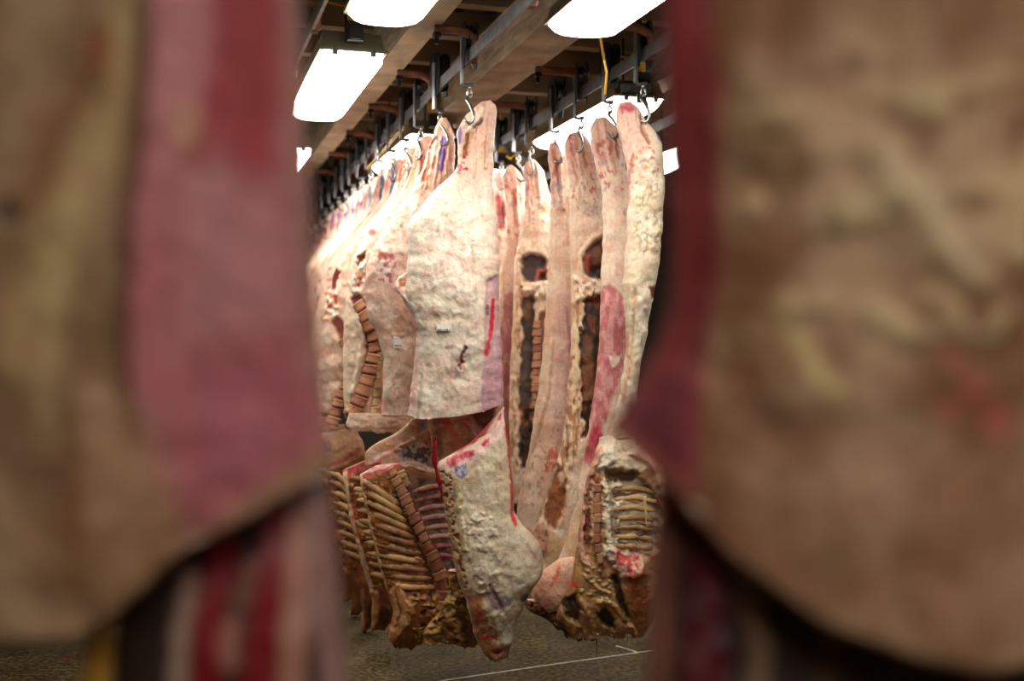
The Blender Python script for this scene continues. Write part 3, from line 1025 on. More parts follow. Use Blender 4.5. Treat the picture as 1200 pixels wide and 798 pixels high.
# ================================================================== left row: second side
h2 = trolley_Y(1, 6.14, 'trolley and steel hook on the shank with the thick purple stripe', GT, .4)
t = side('beef side with purple stripe on the shank and open rib cage showing its spine', GL, h2)
L2 = [(516, 140, 524, 138, .015, .015), (511, 150, 530, 150, .03, .03), (505, 164, 532, 166, .04, .04), (500, 182, 533, 186, .045, .045),
      (492, 205, 533, 207, .06, .06), (475, 233, 532, 235, .07, .08), (455, 262, 535, 260, .09, .10), (441, 285, 540, 285, .11, .11),
      (430, 312, 545, 310, .12, .12), (428, 340, 545, 340, .12, .12), (430, 365, 540, 370, .11, .11), (443, 395, 540, 400, .09, .10),
      (450, 425, 540, 430, .08, .08), (449, 455, 530, 455, .07, .07), (447, 487, 520, 487, .06, .05)]
hind = Body('hindquarter', t, 6.14, L2, 'eed9c6', 'e4b8a6', seed=21, rows=240, nf=80, nb=12, lump=.016, lump_s=.13, fine=.005, p=2.7,
            layers=shank(520, 142, 508, 235, 30, 2) + [
                L_poly([(490, 130), (540, 130), (540, 215), (505, 235), (480, 225)], 'e8b8a0', .7, soft=10),
                L_line([(520, 165), (520, 182), (517, 199)], 3.4, '5a3a9c', .92, soft=1.4, warp=2),
                L_line([(505, 182), (503, 198), (497, 212)], 1.8, 'b8502c', .9, dep=-.01), L_line([(511, 186), (508, 200)], 1.6, 'a8502c', .8, dep=-.008),
                L_line([(507, 168), (512, 163)], 1.6, '6a3a2a', .9, dep=-.01), L_ell(504, 173, 2, 2, 'c8382c'),
                L_line([(526, 160), (529, 180), (528, 200)], 2, 'd08a70', .7),
                L_ell(455, 317, 12, 18, 'dcd2cc', .8, soft=6), L_spots([(446, 296), (466, 300), (464, 340), (446, 330)], 'a83c50', .50, 6, .85),
                L_line([(451, 300), (454, 304)], 2.4, 'b0603c'), L_ell(463, 262, 2.5, 2, 'b0384a', .7),
                L_line([(472, 268), (476, 280), (480, 292)], 1.6, 'c09a80', .9, dep=-.01),
                L_poly([(450, 262), (490, 240), (490, 290), (470, 300)], 'ecd3c4', .7, soft=6),
                L_line([(480, 340), (478, 360), (485, 380)], 3, 'e4b8a8', .7), L_ell(470, 388, 12, 4, 'dcc4a0', .7),
                L_spots([(430, 270), (490, 270), (490, 480), (445, 480)], 'd9a690', .62, 6, .5)])
paper_label(hind, 467.5, 400, 12, 16, [(405, 463.5, 472, 1.8), (397, 463, 472, .5)])
fore = Body('forequarter', t, 6.14, [
    (421, 556, 470, 543, .03, .04), (423, 566, 474, 552, .05, .06), (427, 585, 480, 568, .06, .07), (433, 612, 488, 592, .07, .08), (440, 642, 502, 626, .075, .08), (448, 670, 518, 658, .08, .08),
    (456, 698, 532, 690, .09, .08), (460, 718, 536, 712, .10, .08), (456, 738, 528, 733, .08, .07), (456, 750, 508, 747, .05, .05), (462, 757, 492, 757, .02, .02)],
    '9a6438', '7e4a28', seed=22, brag=7, rows=200, nf=80, nb=12, lump=.008, lump_s=.06, fine=.004, p=2.8, rough=.35, cap='c0404c',
    top=[(0, 0), (.4, -5), (.7, -3), (1, 0)], topk=12,
    layers=[L_spots([(422, 560), (470, 552), (508, 690), (455, 692)], 'b8743c', .50, 16, .8, sy=4), L_spots([(422, 560), (470, 552), (508, 690), (455, 692)], '5e2414', .56, 18, .85, sy=4), L_spots([(422, 560), (470, 552), (508, 690), (455, 692)], 'e0c88e', .66, 7, .9, sy=3, dep=.004), 
        L_poly([(419, 552), (470, 536), (472, 546), (440, 556), (422, 566)], 'd8505a', .85, soft=2, tex=.4), L_line([(421, 556), (440, 549), (470, 540)], 1.2, 'f0d6cc'),
        L_line([(422, 560), (430, 600), (440, 640), (452, 690)], 3.2, 'd2b487', .95, soft=1.5, dep=.012),
        L_line([(464, 578), (478, 610), (494, 645), (508, 680), (507, 700)], 3.4, '4e361c', .9, soft=2, warp=3, dep=-.012),
        L_poly([(472, 560), (484, 570), (500, 610), (520, 655), (538, 695), (530, 700), (505, 650), (488, 610), (470, 575)], '4e2414', .85, soft=2),
        L_line([(478, 556), (490, 585), (505, 620), (522, 660), (534, 690)], 1.8, 'd6bd96', .9, soft=1, warp=2, ws=3),
        L_poly([(470, 690), (500, 694), (536, 690), (536, 730), (500, 752), (480, 752), (478, 720)], '8a5226', .9, soft=4, dep=.012),
        L_spots([(475, 692), (536, 690), (530, 735), (490, 750)], 'c39a4e', .56, 6, .8, dep=.01, sy=4), L_spots([(475, 692), (536, 690), (530, 735), (490, 750)], '4a2a14', .6, 7, .8, dep=-.012),
        L_poly([(458, 690), (470, 680), (486, 705), (482, 725), (462, 752), (455, 748), (462, 720)], 'c8905c', .95, soft=2, dep=.02),
        L_line([(466, 690), (472, 712), (466, 728)], 1.5, '7a4424', .9), L_ell(459, 742, 4, 9, 'c07a60', dep=.01), L_ell(476, 722, 5, 6, 'd9b88a', .8)])
for k in range(11):
    x0, y0 = 425.5 + 2.7 * k, 563 + 12.4 * k
    x1, y1 = 467 + 4.3 * k, 592 + 9.6 * k
    xm, ym = (x0 + x1) / 2, (y0 + y1) / 2 - 1.5 + .2 * k
    fore.rib([(x0, y0), (xm, ym), (x1, y1)], .0085 - .0002 * k, RIBM, .001, 2.3)
fore.verts_along([(456, 548), (468, 570), (482, 600), (497, 632), (512, 664), (521, 692), (516, 716)], 15, 12.5, VERTM, .005)
fore.verts_along([(468, 552), (478, 570)], 2, 9, VERTY, .012)
w2 = Body('chest_wall', t, 6.34, [(466, 540, 532, 548, .02, .02), (472, 570, 532, 570, .025, .02), (482, 600, 534, 600, .025, .02), (495, 640, 536, 640, .025, .02), (505, 690, 540, 690, .02, .02)],
          'a89a8c', '7a5a50', seed=23, rows=70, nf=40, nb=8, lump=.006, lump_s=.05, layers=[
              L_poly([(466, 535), (535, 540), (535, 566), (500, 560), (470, 556)], 'b8906a', .9, soft=4), L_spots([(466, 560), (540, 560), (540, 690), (500, 690)], '5a3430', .5, 9, .7, sy=3)])
for k in range(8):
    y0 = 572 + 11.5 * k
    w2.rib([(474 + 4.2 * k, y0 + 6 - k), (505 + 2 * k, y0 - 2), (534, y0 - 5 + .6 * k)], .007, RIBRED, .001, 2.0)
Body('flank', t, 6.22, [(486, 487, 506, 488, .02, .02), (468, 505, 506, 503, .025, .02), (440, 520, 507, 520, .025, .02), (429, 530, 509, 537, .025, .02), (428, 545, 510, 555, .02, .02)],
     'd9b193', 'c89a78', seed=24, rows=70, nf=60, nb=8, lump=.006, lump_s=.06, rag=.5, layers=[
         L_line([(505, 504), (485, 515), (465, 526), (440, 540)], 2, 'e8b4a4', dep=.008),
         L_poly([(462, 530), (485, 514), (504, 505), (508, 550), (475, 545)], 'a8a29a', .95, soft=2, dep=-.012),
         L_poly([(486, 512), (504, 503), (506, 525), (494, 530)], 'c49c7c', .9, soft=4), L_spots([(465, 525), (506, 515), (508, 552), (475, 545)], '4a423c', .5, 6, .9, dep=-.004),
         L_poly([(430, 528), (458, 530), (462, 545), (435, 552)], 'd8d2d4', .8, soft=2, rough=.15, tex=.7), L_line([(462, 548), (485, 543), (508, 554)], 3.5, 'e3c6b4', .95, dep=.012),
         L_ell(497, 497, 3.2, 6, '5a8cae', .8), L_line([(430, 548), (445, 542)], 2, 'c83a48')])

# ================================================================== left row: third side
h3 = trolley_Y(1, 6.6, 'trolley and hook of the side with the long red backbone', GT, -.3)
t = side('beef side split along a long curved red backbone, with pale cut flap below', GL, h3)
L3 = [(495, 160, 505, 159, .015, .015), (489, 170, 511, 172, .03, .03), (483, 190, 512, 193, .04, .04), (477, 212, 509, 215, .05, .05),
      (461, 236, 510, 236, .06, .07), (440, 259, 510, 260, .08, .08), (422, 285, 505, 285, .10, .10), (412, 310, 500, 310, .11, .11),
      (407, 340, 500, 340, .11, .11), (404, 370, 490, 370, .10, .10), (402, 400, 480, 400, .08, .09), (402, 430, 475, 430, .07, .08),
      (403, 460, 475, 460, .06, .07), (405, 490, 485, 488, .05, .05)]
hind = Body('hindquarter', t, 6.6, L3, 'ead6c0', 'deb29c', seed=31, rows=200, nf=64, nb=12, lump=.014, lump_s=.10, fine=.006, p=2.6,
            layers=shank(499, 162, 490, 245, 26, 3) + [
                L_poly([(470, 150), (515, 150), (515, 235), (470, 240)], 'e6ad92', .7, soft=10), L_line([(486, 185), (484, 205), (478, 222)], 2, 'c07a50', .9, dep=-.008),
                L_line([(495, 180), (492, 205)], 2.5, 'c85a38', .8), L_ell(438, 273, 5, 4, 'bd4c50', .9), L_ell(428, 322, 7, 5, 'cf9a80', .7),
                L_poly([(420, 302), (431, 296), (429, 310), (422, 313)], '3c1a14', soft=1.5, dep=-.03), L_ell(424, 304, 3, 4, '8a2f22', .9),
                L_poly([(418, 328), (425, 326), (427, 340), (420, 342)], 'a84434', soft=1.6, dep=-.015),
                L_spots([(405, 300), (432, 305), (430, 350), (405, 350)], 'f6ecd8', .5, 5, .8, dep=.012),
                L_poly([(404, 350), (412, 352), (426, 380), (430, 410), (424, 450), (408, 490), (400, 490)], 'e9d5bd', .7, soft=4),
                L_line([(419, 360), (427, 395), (422, 430), (414, 460)], 2.4, 'efe0c8', .9, dep=.012),
                L_line([(420, 352), (431, 372), (438, 395), (439, 415), (433, 440), (424, 466), (414, 488)], 7.5, '7a2c22', .95, soft=2, dep=-.012),
                L_line([(444, 392), (445, 420), (442, 450), (438, 488)], 4, 'c9a468', .9, soft=1.5, dep=-.006),
                L_spots([(430, 380), (446, 380), (446, 420), (430, 420)], 'b0201c', .5, 5, .9)])
hind.verts_along([(418, 353), (429, 371), (437, 393), (438, 414), (432, 440), (423, 465), (413, 487)], 11, 15, VERTM, .004, wscale=(.9, 1.25))
hind.verts_along([(445, 413), (444, 440), (441, 462), (438, 487)], 7, 7.5, VERTY, .012)
Body('cut_flap', t, 6.5, [(410, 484, 490, 486, .012, .02), (407, 492, 494, 491, .016, .02), (405, 499, 488, 500, .016, .02), (408, 503, 474, 508, .008, .01)],
     'e8cfb8', 'd8b49a', seed=32, p=4, brag=5, rows=40, nf=50, nb=10, lump=.008, lump_s=.06, layers=[L_line([(420, 505), (470, 505)], 1.5, 'f0e2d0')])
fore = Body('forequarter', t, 6.6, [
    (402, 551, 432, 538, .03, .03), (404, 565, 438, 555, .05, .05), (408, 590, 444, 585, .06, .06), (413, 615, 452, 612, .06, .06), (420, 645, 462, 645, .06, .06), (428, 675, 468, 675, .06, .06),
    (436, 700, 470, 702, .06, .05), (436, 720, 465, 722, .05, .04), (434, 737, 452, 737, .03, .03)],
    '8a5430', '6e3e22', seed=33, brag=7, rows=120, nf=44, nb=10, lump=.008, lump_s=.06, rough=.35, layers=[L_spots([(404, 555), (438, 548), (466, 690), (432, 690)], 'b8743c', .50, 16, .8, sy=4), L_spots([(404, 555), (438, 548), (466, 690), (432, 690)], '5e2414', .56, 18, .85, sy=4), L_spots([(404, 555), (438, 548), (466, 690), (432, 690)], 'e0c88e', .66, 7, .9, sy=3, dep=.004), 
        L_poly([(400, 550), (432, 536), (436, 546), (406, 562)], 'd0545a', .8, soft=2, tex=.5),
        L_line([(404, 556), (409, 590), (415, 618), (425, 650), (436, 690)], 3.6, 'dcc0a0', .95, soft=1.6, dep=.016), L_spots([(404, 590), (420, 590), (424, 640), (410, 620)], 'd4685c', .55, 4, .7),
        L_poly([(432, 690), (445, 690), (446, 720), (438, 738), (432, 735)], 'c08e60', .9, soft=2, dep=.012), L_ell(452, 720, 7, 12, '3a2416', .8)])
for k in range(10):
    fore.rib([(411 + 2.6 * k, 560 + 12.4 * k), (428 + 2.4 * k, 562 + 12.6 * k), (442 + 2.6 * k, 572 + 12.2 * k)], .0080, RIBM, .001, 2.2)

# ================================================================== left row: fourth side
h4 = trolley_Y(1, 7.0, 'trolley and hook of the side with the ragged red tear', GT, .2)
t = side('beef side with a ragged red tear above its split backbone and purple ink between joints', GL, h4)


def zoomed(secs, k):
    return [(193 + (s[0] - 193) * k, 408 + (s[1] - 408) * k, 193 + (s[2] - 193) * k, 408 + (s[3] - 408) * k) + tuple(s[4:]) for s in secs]


L4 = zoomed(L3, 6.6 / 7.0)
L4 = L4[:6] + [(404, 293, 485, 292, .09, .10), (392, 318, 480, 316, .10, .10), (384, 344, 480, 344, .10, .10), (378, 372, 470, 372, .09, .09), (374, 402, 465, 400, .08, .08),
               (372, 430, 455, 430, .07, .07), (370, 460, 455, 458, .06, .06), (368, 484, 455, 484, .05, .05)]
hind = Body('hindquarter', t, 7.0, L4, 'e9d2bc', 'dcb29a', seed=41, rows=180, nf=56, nb=12, lump=.014, lump_s=.09, fine=.006, p=2.6, layers=shank(481, 178, 470, 255, 24, 4) + [
    L_line([(469, 188), (467, 212)], 2.4, 'c85a38', .8), L_line([(460, 200), (456, 225)], 2.0, 'b87048', .8),
    L_poly([(391, 314), (400, 320), (397, 330), (394, 343), (390, 341), (388, 328)], '8a2418', soft=1.6, dep=-.02, warp=3, ws=4), L_line([(392, 316), (393, 330), (391, 340)], 1.4, '4a120c', dep=-.012),
    L_spots([(386, 345), (398, 345), (398, 362), (384, 362)], 'c43428', .48, 4, .9),
    L_spots([(372, 330), (400, 345), (400, 372), (372, 375)], 'f6ecd8', .5, 5, .8, dep=.012),
    L_line([(380, 365), (395, 380), (406, 398)], 3.5, 'dcae88', .8), L_line([(398, 378), (406, 392), (413, 410), (414, 432), (408, 455), (398, 478), (390, 498)], 6.5, '7a2c22', .95, soft=2, dep=-.010),
    L_line([(411, 470), (407, 490), (402, 498)], 2.5, '2e2450', .95, dep=-.004), L_line([(393, 400), (396, 440), (392, 470)], 1, 'cfa888', .6)])
hind.verts_along([(400, 396), (408, 410), (411, 430), (405, 453), (396, 474), (388, 498)], 10, 13, VERTM, .004, wscale=(.7, 1.3))
fore = Body('forequarter', t, 7.0, [
    (374, 508, 415, 502, .03, .03), (376, 525, 424, 515, .05, .05), (381, 545, 428, 530, .05, .05), (384, 575, 425, 570, .05, .05), (388, 605, 428, 605, .05, .05), (397, 645, 434, 645, .05, .05),
    (408, 680, 445, 685, .05, .05), (424, 712, 448, 715, .04, .04), (423, 738, 434, 738, .02, .02)],
    '8e5a34', '70452a', seed=42, brag=6, rows=120, nf=44, nb=10, lump=.008, lump_s=.06, rough=.4, layers=[L_spots([(382, 550), (425, 540), (440, 680), (400, 670)], 'b8743c', .50, 16, .8, sy=4), L_spots([(382, 550), (425, 540), (440, 680), (400, 670)], '5e2414', .56, 18, .85, sy=4), L_spots([(382, 550), (425, 540), (440, 680), (400, 670)], 'e0c88e', .66, 7, .9, sy=3, dep=.004), 
        L_poly([(370, 500), (420, 498), (432, 530), (405, 545), (380, 552)], 'c39a78', .95, soft=2), L_poly([(372, 508), (392, 502), (398, 506), (376, 514)], 'd9d4d2', .8, soft=1.5, rough=.2),
        L_poly([(379, 518), (387, 516), (389, 528), (381, 530)], '6a5a84', .7, soft=1), L_line([(382, 546), (405, 538), (422, 526)], 2.5, 'b85a58', .9),
        L_line([(394, 552), (400, 575), (404, 590)], 2, '2c2238', .9), L_ell(440, 715, 8, 12, '2a1a14', .8), L_line([(426, 690), (424, 715), (426, 735)], 2.5, 'c8906a', .9)])
for k in range(9):
    fore.rib([(383 + 2.2 * k, 552 + 11.5 * k), (395 + 2.2 * k, 556 + 11.8 * k), (412 + 2 * k, 572 + 10.5 * k)], .0080, RIBM, .001, 2.2)

# ================================================================== left row: the rest, receding
def far_side(Y, stripe, seed, label, ink, first=False):
    hk = trolley_Y(1, Y, 'trolley and steel hook holding the pale side with %s ink stripe' % ink, GT, random.uniform(-.5, .5))
    t = side(label, GL, hk)
    k = 7.0 / Y
    S = zoomed(L4, k)
    q = lambda x, y: (193 + (x - 193) * k, 408 + (y - 408) * k)
    lay = shank(*q(481, 178), *q(470, 250), 22 * k, seed) + [L_line([q(469, 192), q(467, 214)], 2.2, 'c66a48', .8),
           L_line([q(478, 186), q(477, 200), q(476, 216)], 2.6 * k, stripe, .9, soft=1, warp=1.5),
           L_spots([q(390, 300), q(450, 300), q(440, 380), q(385, 380)], 'b8483c', .66, 5, .8, dep=-.006)]
    Body('hindquarter', t, Y, S, 'e6cdb8', 'd8ac96', seed=seed, rows=90, nf=34, nb=8, lump=.016, lump_s=.10, p=2.6, layers=lay)
    if first:
        fo = Body('forequarter', t, Y, zoomed([(374, 508, 415, 502, .03, .03), (380, 545, 428, 530, .05, .05), (384, 575, 425, 570, .05, .05), (397, 645, 434, 645, .05, .05),
                  (408, 680, 445, 685, .05, .05), (424, 712, 448, 715, .04, .04), (423, 738, 434, 738, .02, .02)], k), '9a6a44', '7a4e30', seed=seed + 1, rows=60, nf=24, nb=8, lump=.01,
                  lump_s=.06, layers=[L_poly([q(368, 498), q(422, 496), q(432, 530), q(380, 550)], 'c39a78', .95)])
        for j in range(7):
            fo.rib([q(384 + 3 * j, 556 + 14 * j), q(398 + 3 * j, 562 + 14 * j), q(416 + 3 * j, 572 + 13 * j)], .0080, RIBM, .001, 2.2, n=6)
    return t


fars = [(7.4, '3c5a94', 'blue'), (7.8, '2f4f86', 'dark blue'), (8.2, '5a86a0', 'greenish blue'), (8.58, '4a2f96', 'deep violet'), (8.95, '5c3cb4', 'violet'), (9.3, '5a46c0', 'bright violet'),
        (9.7, '6a56c8', 'pale violet'), (10.1, '5a40b0', 'violet'), (10.5, '6a5a9a', 'faded violet'), (10.9, '6a5a9a', 'faded violet'), (11.35, '5c50a0', 'faded violet'), (11.8, '5c50a0', 'faded violet')]
for i, (Y, c, nm) in enumerate(fars):
    far_side(Y, c, 500 + 20 * i, {'blue': 'pale beef side with one narrow blue ink stripe on its shank', 'dark blue': 'pale beef side with dark blue stripe, second behind the torn red side',
             'greenish blue': 'pale beef side whose shank stripe is a washed greenish blue', 'deep violet': 'pale beef side with short deep violet shank stripe',
             'bright violet': 'pale beef side with bright violet stripe far along the rail', 'pale violet': 'pale beef side with light violet stripe far along the rail',
             'violet': 'pale beef side with violet shank stripe deep in the receding row', 'faded violet': 'small pale beef side with faded stripe at the end of the row'}[nm], nm, i < 4)

# ================================================================== right row
hr1 = trolley_Y(2, 5.52, 'trolley and hook holding the edge-on side with red shank tip', GT)
t = side('edge-on beef side with red shank tip and open rib cage hanging low', GR, hr1)
hind = Body('hindquarter', t, 5.52, [
    (727, 121, 741, 119, .02, .02), (721, 130, 749, 128, .035, .035), (722, 145, 758, 141, .045, .045), (727, 162, 770, 157, .05, .06), (733, 190, 778, 186, .07, .09), (736, 230, 778, 230, .09, .12),
    (735, 262, 776, 265, .10, .14), (733, 300, 773, 300, .11, .15), (730, 330, 769, 330, .11, .15), (731, 360, 763, 360, .10, .14), (733, 400, 756, 400, .08, .12), (729, 440, 748, 440, .07, .10),
    (722, 480, 745, 480, .06, .08), (712, 515, 742, 512, .05, .06)],
    'efe3cd', 'dccaac', seed=51, streak=.22, rows=220, nf=56, nb=14, lump=.014, lump_s=.09, fine=.006, p=2.3, layers=shank(735, 122, 752, 220, 38, 5) + [
        L_poly([(715, 115), (755, 115), (752, 170), (735, 195), (722, 165)], 'ecc0b0', .8, soft=5), L_ell(733, 128, 9, 7, 'd0606c', .85, soft=4), L_line([(727, 127), (740, 130)], 2, 'bc3c50', .6),
        L_line([(750, 135), (752, 155), (759, 170)], 1.5, '9a5c3a', .8, dep=-.02), L_line([(741, 185), (738, 200), (736, 215)], 1.8, 'b8644c', .8, dep=-.01),
        L_line([(770, 148), (772, 165)], 2, '6a4cae', .9), L_line([(736, 210), (736, 240)], 1.5, 'c05a4a', .7),
        L_spots([(740, 190), (778, 190), (774, 300), (740, 300)], 'c9b691', .56, 4, .7, dep=-.006), L_poly([(759, 338), (768, 334), (767, 348), (760, 352)], '8a4434', soft=2, dep=-.02),
        L_line([(742, 340), (740, 380), (738, 430)], 1.5, 'c09a78', .7, dep=-.006), L_line([(733, 390), (735, 430), (728, 470)], 2, 'c97a60', .6)])
fore = Body('forequarter', t, 5.52, [
    (702, 513, 738, 506, .03, .04), (696, 530, 762, 520, .06, .06), (688, 558, 776, 545, .08, .08), (682, 590, 782, 582, .09, .09), (678, 622, 784, 622, .10, .09), (675, 650, 782, 658, .10, .09),
    (668, 680, 776, 690, .10, .09), (657, 705, 769, 715, .09, .08), (652, 724, 760, 736, .07, .06), (672, 742, 752, 748, .04, .04)],
    'b98e66', '96663e', seed=52, brag=10, rows=220, nf=90, nb=14, lump=.012, lump_s=.07, fine=.006, p=2.8, rough=.38, layers=[
        L_poly([(698, 512), (740, 502), (764, 520), (760, 548), (730, 552), (705, 552), (696, 535)], 'dfcdb2', .95, soft=3, warp=3), L_poly([(700, 530), (716, 520), (722, 535), (708, 550), (698, 548)], 'f2e9d8', .9, soft=3, dep=.015),
        L_poly([(735, 530), (760, 545), (772, 580), (784, 585), (786, 540), (760, 515)], 'dcae9c', .9, soft=3, dep=.02),
        L_line([(702, 525), (690, 556), (684, 590), (680, 615), (680, 640), (690, 668)], 4.0, 'd8a88c', .95, soft=2, dep=.018),
        L_poly([(688, 556), (695, 556), (693, 600), (690, 640), (686, 650), (683, 620), (685, 580)], '6e3420', .95, soft=2, dep=-.02, tex=.3),
        L_poly([(712, 555), (745, 552), (764, 575), (772, 600), (768, 640), (745, 660), (722, 650), (714, 620)], 'b9ab8c', .97, soft=3, dep=-.05),
        L_poly([(706, 548), (745, 550), (742, 562), (712, 565)], '8a5c2e', .9, soft=3, dep=-.03),
        L_spots([(714, 565), (770, 570), (770, 645), (720, 645)], '4e3440', .54, 16, .8, sy=4), L_spots([(724, 570), (772, 575), (772, 650), (724, 640)], 'a43a34', .62, 14, .9, sy=3),
        L_line([(698, 560), (699, 600), (698, 640), (702, 660)], 4.2, '8a5238', .9, soft=2, dep=.012), L_line([(694, 565), (692, 600), (694, 630)], 2.2, 'd6b494', .8, warp=3, ws=4, dep=.01),
        L_line([(708, 562), (712, 585), (709, 605), (713, 630), (716, 650)], 4.2, 'e6d8bc', .9, soft=2, warp=4, ws=5, dep=.02), L_spots([(702, 560), (726, 560), (728, 650), (706, 650)], 'ece0ca', .5, 7, .85, dep=.008),
        L_poly([(716, 640), (735, 645), (752, 652), (748, 670), (728, 672), (716, 660)], 'd9b09c', .9, soft=2, warp=4, ws=5, dep=.02), L_spots([(718, 640), (748, 648), (745, 672), (720, 668)], 'c02c38', .52, 5, .9),
        L_poly([(678, 650), (712, 668), (718, 700), (724, 742), (690, 745), (655, 728), (660, 700)], 'a8804e', .9, soft=4, warp=4), L_poly([(730, 668), (756, 662), (760, 730), (742, 745), (735, 700)], '8a4e24', .95, soft=3, dep=.01),
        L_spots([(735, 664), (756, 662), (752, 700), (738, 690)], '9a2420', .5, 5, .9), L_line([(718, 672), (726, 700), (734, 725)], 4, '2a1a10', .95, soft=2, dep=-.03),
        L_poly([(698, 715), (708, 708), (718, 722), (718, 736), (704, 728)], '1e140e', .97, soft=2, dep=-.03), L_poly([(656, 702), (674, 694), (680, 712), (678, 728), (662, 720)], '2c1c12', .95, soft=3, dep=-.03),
        L_line([(684, 670), (700, 685), (712, 690)], 2, 'd2b486', .8, dep=.012), L_line([(680, 700), (690, 720), (696, 740)], 2.5, 'c08a68', .8, dep=.012), L_line([(704, 700), (720, 706), (735, 725), (744, 740)], 3, 'b88a58', .8, dep=.015),
        L_ell(672, 682, 4, 3, 'd23a30', .9), L_spots([(680, 650), (716, 672), (716, 705), (680, 700)], 'd9c094', .55, 7, .7, sy=4, dep=.008)])
for k in range(7):
    fore.rib([(718 + k * .5, 574 + 11 * k), (745, 571 + 11.4 * k), (771 - k, 577 + 11 * k)], .006, RIBM, .000, 2.2)
fore.verts_along([(700, 566), (700, 600), (699, 630), (704, 660)], 8, 8, VERTM, .005)
Body('flesh_scrap', t, 5.40, [(754, 582, 757, 581, .003, .003), (755, 600, 758, 600, .004, .004), (757, 617, 758, 617, .002, .002)], 'd8c08a', 'c0a070', seed=53, rows=14, nf=6, nb=5, lump=.001, rag=.3)
for x, y, l in ((682, 735, 18), (699, 742, 24), (664, 728, 9), (735, 743, 10), (741, 742, 7), (629, 716, 8)):
    p = P(x, y - 6, 5.53); q = P(x + .4, y + l, 5.53)
    if x > 640:
        MB().tube([p, (p + q) / 2, q], [.004, .0025, .001], 5).build('drip', BLACKP, t, t.location)

hr2 = trolley_Y(2, 5.93, 'trolley and hook of the smooth side with red muscle sheet', GT, .3)
t = side('smooth pinkish beef side with red muscle sheet and a white patch', GR, hr2)
body = Body('body', t, 5.93, [
    (697, 139, 712, 138, .02, .02), (692, 150, 722, 149, .03, .03), (694, 176, 730, 174, .04, .04), (703, 215, 736, 213, .06, .06), (706, 250, 745, 250, .07, .08), (705, 300, 750, 300, .08, .09),
    (704, 350, 752, 350, .08, .09), (702, 400, 752, 400, .07, .09), (697, 450, 748, 450, .06, .08), (690, 500, 738, 500, .06, .07), (684, 530, 728, 530, .06, .07), (679, 560, 715, 560, .05, .06),
    (672, 600, 710, 600, .05, .06), (660, 640, 705, 640, .06, .06), (650, 675, 700, 680, .06, .06), (655, 705, 690, 710, .04, .04)],
    'ebd8c2', 'dfb9a4', seed=61, streak=.22, rows=220, nf=52, nb=12, lump=.008, lump_s=.10, fine=.003, p=2.5, rough=.38, layers=shank(705, 142, 716, 225, 30, 6) + [
        L_poly([(690, 135), (730, 135), (728, 175), (705, 200), (692, 170)], 'e6b8a4', .8, soft=5), L_spots([(697, 165), (718, 165), (720, 188), (700, 185)], 'b8542c', .5, 5, .8), L_line([(718, 158), (722, 172), (724, 185)], 1.6, '8a4a38', .8, dep=-.012),
        L_ell(706, 190, 3, 5, '8a8a98', .6), L_ell(731, 251, 2, 2.5, '6a6270', .8),
        L_poly([(704, 336), (716, 334), (726, 345), (737, 360), (737, 400), (726, 440), (710, 490), (700, 520), (690, 545), (684, 540), (692, 500), (698, 450), (703, 390)], 'c06872', .92, soft=2, warp=2, rough=.3),
        L_spots([(704, 336), (740, 350), (737, 420), (690, 545), (690, 490)], 'd9a8a4', .5, 5, .75, sy=14), L_poly([(690, 505), (702, 495), (706, 512), (692, 545), (685, 535)], 'a81f38', .85, soft=3, tex=.5),
        L_poly([(711, 416), (718, 419), (726, 415), (722, 428), (716, 431)], 'f0d8cc', .9, soft=1.5), L_poly([(730, 300), (745, 300), (745, 420), (735, 420)], 'e6d2be', .8, soft=4),
        L_line([(703, 380), (698, 440), (692, 490)], 1.2, 'b8402e', .7), L_poly([(668, 590), (712, 590), (700, 690), (650, 690)], 'cdb084', .7, soft=8)])
Body('foreleg', t, 5.80, [(672, 652, 690, 668, .03, .03), (655, 655, 688, 690, .05, .05), (638, 668, 676, 706, .055, .05), (626, 682, 660, 714, .05, .05), (622, 698, 642, 718, .03, .03)],
     'd9b094', 'c99880', seed=62, rows=70, nf=40, nb=12, lump=.006, lump_s=.08, p=2.2, layers=[
         L_line([(655, 662), (651, 674), (646, 684)], 2.0, 'd0553c', .8), L_ell(637, 705, 13, 7, 'd49a84', .8), L_line([(628, 695), (632, 712), (645, 714)], 2, 'a86850', .7), L_ell(634, 690, 2.5, 2, 'b83c38', .6)])
Body('neck', t, 5.88, [(612, 702, 690, 708, .03, .03), (618, 714, 700, 720, .05, .05), (640, 725, 705, 735, .05, .05), (660, 742, 700, 748, .03, .03)],
     '7a5430', '543418', seed=63, brag=9, rows=50, nf=50, nb=10, lump=.014, lump_s=.06, layers=[L_spots([(620, 705), (700, 710), (690, 745), (650, 740)], 'b08a58', .52, 7, .8, dep=.01), L_spots([(612, 702), (650, 706), (650, 730), (620, 718)], '2a1a10', .55, 6, .8, dep=-.01)])

